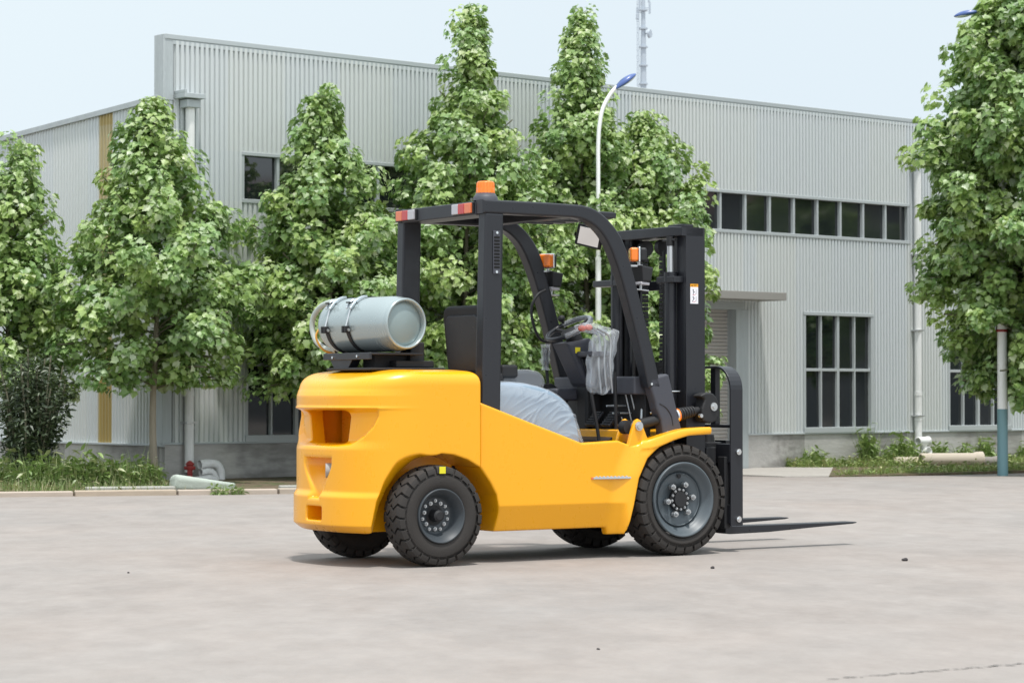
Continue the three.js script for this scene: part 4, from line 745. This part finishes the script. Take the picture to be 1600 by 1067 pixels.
  part('cover_crease', tube([[1.63, .935, .504], [1.68, .91, .505], [1.72, .86, .505], [1.735, .80, .504]], .004, 12, 6), M.black, fk.children.find(c => c.name === 'pillar_cover'));
  part('hose_fitting', [cyl([1.60, .83, .36], [1.605, .90, .36], .010), cyl([1.59, .80, .36], [1.60, .83, .36], .012), tube([[1.605, .9, .36], [1.615, .94, .36], [1.62, .97, .34]], .007, 8, 6), tube([[1.64, .96, .36], [1.65, .90, .36], [1.655, .84, .36]], .008, 8, 6)], M.galv, fk);
}
// lift mast
{
  const m = sub('lift_mast', fk);
  for (const s of [1, -1]) {
    const mk = (u0, u1, a, b, v0, v1) => s > 0 ? bx(u0, u1, v0, v1, a, b, .004) : bx(u0, u1, v0, v1, -b, -a, .004);
    part('outer_channel', [mk(1.92, 2.07, .382, .402, .16, 2.04), mk(1.92, 1.945, .305, .384, .16, 2.0), mk(2.045, 2.07, .305, .384, .16, 2.0)], M.black, m);
    part('inner_channel', [mk(1.95, 2.04, .285, .30, .14, 2.02), mk(1.945, 1.965, .225, .287, .14, 2.02), mk(2.03, 2.05, .225, .287, .14, 2.02)], M.black, m);
    const z = s * .285;
    part('lift_cylinder', [cyl([1.885, .2, z], [1.885, 1.70, z], .038, .038, 24), cyl([1.885, 1.70, z], [1.885, 1.76, z], .042, .042, 24)], M.black, m);
    part('cylinder_rod', cyl([1.885, 1.76, z], [1.885, 1.925, z], .0215, .0215, 24), M.steel, m);
    part('rod_head', [cyl([1.885, 1.925, z], [1.885, 1.985, z], .026, .024, 20), cyl([1.885, 1.96, z - .07], [1.885, 1.96, z + .05], .009)], M.blackDeep, m);
    part('chain', Array.from({ length: 46 }, (_, i) => bx(1.955, 1.985, .75 + i * .026, .75 + i * .026 + (i % 2 ? .020 : .024), s * .09 - (i % 2 ? .013 : .018), s * .09 + (i % 2 ? .013 : .018), .003)), M.blackDeep, m);
    part('hydraulic_hose', tube([[1.93, 1.9, s * .16], [1.93, 1.6, s * .165], [1.93, 1.2, s * .16], [1.92, .8, s * .165]], .012, 30, 8), M.blackDeep, m);
  }
  part('top_beam', [ext([[-.402, 1.985], [-.402, 2.04], [-.3, 2.048], [.3, 2.05], [.402, 2.048], [.402, 1.995], [.3, 1.995], [.18, 1.985]], 1.885, 2.06, .006).applyMatrix4(new THREE.Matrix4().set(0, 0, 1, 0, 0, 1, 0, 0, -1, 0, 0, 0, 0, 0, 0, 1)), bx(1.96, 2.03, 2.045, 2.066, .16, .30, .004), bx(1.90, 1.98, 2.04, 2.058, .31, .40, .003)], M.black, m);
  part('cross_beam', [bx(1.845, 1.935, 1.692, 1.732, .19, .372, .005), bx(1.845, 1.935, 1.692, 1.732, -.50, -.20, .005), bx(2.03, 2.06, 1.66, 1.72, -.3, .3, .005)], M.black, m);
  part('cross_beam', [bx(2.0, 2.045, 1.05, 1.2, -.29, .29, .005), bx(1.945, 2.04, .70, .98, -.28, .28, .006), bx(1.94, 2.04, .2, .36, -.3, .3, .006), bx(1.92, 1.945, .55, 1.04, .2, .3, .004)], M.blackDeep, m);
  for (const z of [.09, -.09]) part('sheave', cyl([1.97, 1.93, z - .02], [1.97, 1.93, z + .02], .05, .05, 24), M.blackDeep, m);
  part('side_bolt', [cyl([1.76, 1.01, .36], [1.9, 1.01, .36], .007), cyl([1.79, 1.01, .36], [1.81, 1.01, .36], .016, .016, 6)], M.chrome, m);
  // safety label with two pictograms
  const c = document.createElement('canvas'); c.width = 128; c.height = 256; const x = c.getContext('2d');
  x.fillStyle = '#eceaf0'; x.fillRect(0, 0, 128, 256); x.fillStyle = '#f2a61c'; x.fillRect(0, 0, 128, 40); x.fillStyle = '#2a2418'; x.beginPath(); x.moveTo(14, 32); x.lineTo(28, 8); x.lineTo(42, 32); x.fill(); x.fillRect(50, 12, 64, 5); x.fillRect(50, 22, 48, 5);
  for (const [y, d] of [[70, 1], [160, -1]]) { x.fillStyle = '#3a3a46'; x.beginPath(); x.arc(46, y + 8, 9, 0, 7); x.fill(); x.lineWidth = 9; x.strokeStyle = '#3a3a46'; x.beginPath(); x.moveTo(46, y + 18); x.lineTo(50, y + 44); x.lineTo(40 + d * 8, y + 70); x.moveTo(48, y + 26); x.lineTo(74, y + 34 + d * 6); x.stroke(); x.strokeStyle = '#c03038'; x.lineWidth = 5; x.beginPath(); x.arc(56, y + 38, 36, .6, 2.2); x.stroke(); x.fillStyle = '#777'; x.fillRect(92, y, 6, 66); }
  const t = new THREE.CanvasTexture(c); t.colorSpace = THREE.SRGBColorSpace; const pg = new THREE.BoxGeometry(.062, .124, .002);
  part('safety_label', pg.translate(1.982, 1.622, .4035), new THREE.MeshStandardMaterial({ map: t, roughness: .4 }), m, 'white safety label with orange header and two pictograms');
  for (const s of [1, -1]) {
    const tc = sub('tilt_cylinder', fk), z = s * .46; tc.position.set(-.045, -.004, 0);
    part('barrel', [cyl([1.47, .798, z], [1.80, .858, z], .031, .031, 24), cyl([1.455, .795, z - .03], [1.455, .795, z + .03], .042)], M.blackDeep, tc);
    part('bellows', Array.from({ length: 6 }, (_, i) => { const k = 1.862 + i * .021; return new THREE.TorusGeometry(.033 - i * .0016, .0095, 8, 20).rotateY(Math.PI / 2).rotateZ(.18).translate(k, .87 + (k - 1.86) * .18, z); }).concat([cyl([1.85, .868, z], [2.04, .902, z], .027, .022)]), M.blackDeep, tc);
    part('clamp_ring', [cyl([1.826, .863, z], [1.838, .865, z], .043, .043, 24)], M.chrome, tc); part('clamp_band', cyl([1.838, .865, z], [1.850, .867, z], .042, .042, 24), M.orange, tc);
    part('knuckle', [ext(spl([[2.02, .83], [2.01, .90], [2.03, .965], [2.0, .985], [2.04, 1.005], [2.10, 1.0], [2.135, .96], [2.145, .89], [2.12, .83], [2.07, .815], [2.02, .83]], 36), z - .045, z + .045, .012, 3)], M.blackDeep, tc);
    part('pin', [cyl([2.10, .918, z - .05], [2.10, .918, z + .052], .026, .026, 24), cyl([2.10, .918, z + .052], [2.10, .918, z + .060], .014, .014, 6), cyl([2.0, .862, z + .03], [2.0, .862, z + .052], .013, .013, 6)], M.steel, tc);
  }
}
// carriage, backrest, forks
{
  const cg = sub('carriage', fk);
  part('plate', [bx(2.19, 2.26, .56, .68, -.50, .50, .006), bx(2.19, 2.26, .18, .30, -.50, .50, .006)], M.black, cg);
  part('side_plate', [bx(2.06, 2.22, .2, .64, .25, .30, .008), bx(2.06, 2.22, .2, .64, -.30, -.25, .008), bx(2.17, 2.22, .15, .60, .40, .47, .006), bx(2.08, 2.16, .2, .66, .30, .40, .008)], M.blackDeep, cg);
  part('chain_anchor', [bx(2.10, 2.24, .64, .69, .16, .36, .01), cyl([2.17, .69, .30], [2.17, .735, .30], .045, .04, 20), cyl([2.2, .69, .2], [2.2, .72, .2], .05, .05)], M.blackDeep, cg);
  part('locking_pin', [cyl([2.13, .69, .3], [2.13, .755, .3], .007), cyl([2.12, .755, .28], [2.14, .755, .33], .007)], M.steel, cg);
  const bk = sub('load_backrest', fk), path = []; for (const [y, z] of [[.165, .505], [1.02, .505]]) path.push([y, z]); for (let i = 1; i <= 8; i++) { const a = i / 8 * Math.PI / 2; path.push([1.02 + .15 * Math.sin(a), .505 - .15 * (1 - Math.cos(a))]); }
  const out = [...path, ...path.slice().reverse().map(p => [p[0], -p[1]])], th = .014;
  const inn = out.map(([y, z]) => [Math.max(.165, y > 1.02 ? 1.02 + (y - 1.02) * (.15 - th) / .15 : y), Math.abs(z) > .505 - .15 ? Math.sign(z) * ((Math.abs(z) - .355) * (.15 - th) / .15 + .355) : z]);
  const shp = ext([...out.map(p => [p[1], p[0]]), ...inn.reverse().map(p => [p[1], p[0]])], 0, .098, .003).rotateY(Math.PI / 2).translate(2.192, 0, 0);
  part('frame', shp, M.black, bk);
  for (const z of [.29, .10, -.10, -.29]) part('bar', bx(2.22, 2.26, .80, 1.165, z - .025, z + .025, .004), M.black, bk);
  part('lower_bar', bx(2.215, 2.265, .78, .80, -.49, .49, .004), M.black, bk);
  part('bolt', [.63, .207].map(v => merge([cyl([2.25, v, .505], [2.25, v, .517], .019, .019, 20), cyl([2.25, v, .517], [2.25, v, .526], .012, .012, 6)])), M.chrome, bk);
  const fg = (z) => [ext([[2.262, .11], [2.30, .104], [2.62, .108], [3.0, .126], [3.34, .140], [3.375, .146], [3.36, .152], [2.9, .153], [2.315, .155], [2.305, .17], [2.302, .70], [2.262, .70]], z - .055, z + .055, .004)];
  part('fork', fg(.31), M.black, fk); part('fork', fg(-.38), M.black, fk);
}
// cylinder bracket on the counterweight
{
  const b = sub('cylinder_bracket', fk);
  part('base_plate', bx(-.31, .2, 1.132, 1.148, -.22, .30, .005), M.blackDeep, b);
  part('tray', [bx(-.30, .06, 1.222, 1.236, -.27, .28, .004), bx(-.305, -.29, 1.195, 1.234, -.27, .28, .003)], M.black, b);
  part('leg', ext([[-.50, 1.205], [-.20, 1.205], [-.27, 1.13], [-.43, 1.13]], -.03, .03, .004).applyMatrix4(new THREE.Matrix4().set(0, 0, 1, -.26, 0, 1, 0, .01, -1, 0, 0, -.43, 0, 0, 0, 1)), M.black, b);
  part('support', [bx(-.2, .12, 1.15, 1.225, .02, .16, .006), bx(-.1, .16, 1.15, 1.19, .16, .24, .006), bx(.02, .12, 1.16, 1.30, .08, .2, .01)], M.blackDeep, b);
  part('rivet', [cyl([-.312, 1.21, -.15], [-.304, 1.21, -.15], .008), cyl([-.312, 1.215, .14], [-.304, 1.215, .14], .008), cyl([.05, 1.2, .16], [.05, 1.2, .166], .009)], M.chrome, b);
}

// ---------------------------------------------------------------- gas cylinder lying on the bracket (its axis along local z)
{
  const A = V3(FK[0], 0, FK[2]), loc = (u, v, w) => [A.x + u * Math.cos(FT) + w * Math.sin(FT), v, A.z - u * Math.sin(FT) + w * Math.cos(FT)];
  const t = thing('gas_cylinder', 'pale grey metal gas cylinder strapped across the forklift counterweight', 'gas cylinder', loc(-.12, 1.405, 0), FT + .12);
  const R = .163;
  part('tank', latheZ([[0, -.40], [.06, -.398], [.11, -.385], [.145, -.35], [.160, -.30], [R, -.25], [R, .18], [.161, .24], [.152, .29], [.147, .305]], 72), M.aluminium, t);
  part('foot_ring', latheZ([[.150, .295], [.150, .318], [.146, .325], [.139, .327], [.133, .322], [.131, .30], [.131, .285]], 72), M.aluminium, t);
  part('end_dish', latheZ([[.133, .290], [.128, .293], [.11, .302], [.07, .312], [.03, .317], [0, .318]].reverse(), 56), std([.27, .335, .335], .42, { metalness: .3 }), t);
  part('collar', [tube([[0, .148, -.33], [-.01, .142, -.43], [-.015, .11, -.52], [-.02, .05, -.575], [-.02, -.02, -.58], [-.02, -.09, -.54], [-.01, -.135, -.46], [0, -.15, -.36]], .0165, 40, 12)], M.hose, t);
  part('valve', [cyl([0, 0, -.40], [0, 0, -.47], .03), cyl([-.04, 0, -.45], [.04, 0, -.45], .016), tube([[-.04, 0, -.46], [-.08, -.06, -.46], [-.06, -.14, -.42], [0, -.17, -.38]], .007, 16, 6)], std([.6, .30, .05], .4, { metalness: .4 }), t);
  for (const z of [-.235, -.03]) {
    const s = sub('strap', t); s.position.z = z; const r = R + .0025;
    const arc = (a0, a1, w, th) => new THREE.ExtrudeGeometry((() => { const q = new THREE.Shape(); q.absarc(0, 0, r + th, a0, a1, false); q.absarc(0, 0, r, a1, a0, true); return q; })(), { depth: w, bevelEnabled: false, curveSegments: 40 }).translate(0, 0, -w / 2);
    part('band', [arc(-2.85, .3, .030, .004), arc(.3, 1.95, .030, .004)], M.blackDeep, s);
    const pol = (a, q) => [Math.cos(a) * (r + q), Math.sin(a) * (r + q), 0];
    part('rod', cyl([...pol(3.26, .014)], [...pol(2.55, .006)], .006, .006, 10), M.steel, s);
    part('hinge', [cyl([...pol(3.33, .012)].map((v, i) => i === 2 ? -.022 : v), [...pol(3.33, .012)].map((v, i) => i === 2 ? .022 : v), .017), bx(-r - .03, -r + .0, -.05, -.01, -.02, -.004, .003), bx(-r - .03, -r + .0, -.05, -.01, .004, .02, .003)], M.blackDeep, s);
    part('hinge_bolt', cyl([...pol(3.33, .012)].map((v, i) => i === 2 ? .0 : v), [...pol(3.33, .012)].map((v, i) => i === 2 ? .028 : v), .009), M.steel, s);
    const latch = [arc(1.75, 2.25, .036, .012).translate(0, 0, .0), ...[2.2, 2.32, 2.44].map(a => { const p = pol(a, .016), q = pol(a + .16, .018); return merge([cyl([p[0], p[1], -.018], [q[0], q[1], -.018], .007), cyl([p[0], p[1], .018], [q[0], q[1], .018], .007)]); })];
    part('latch', latch, M.galv, s);
    const lp = pol(2.42, .03); part('latch_lever', bx(-.016, .016, -.004, .004, -.02, .02, .002), M.blackDeep, s).position.set(lp[0], lp[1], lp[2]);
  }
}
scene.traverse(o => { if (o.isMesh) { o.castShadow = true; o.receiveShadow = true; } });
renderer.render(scene, camera);
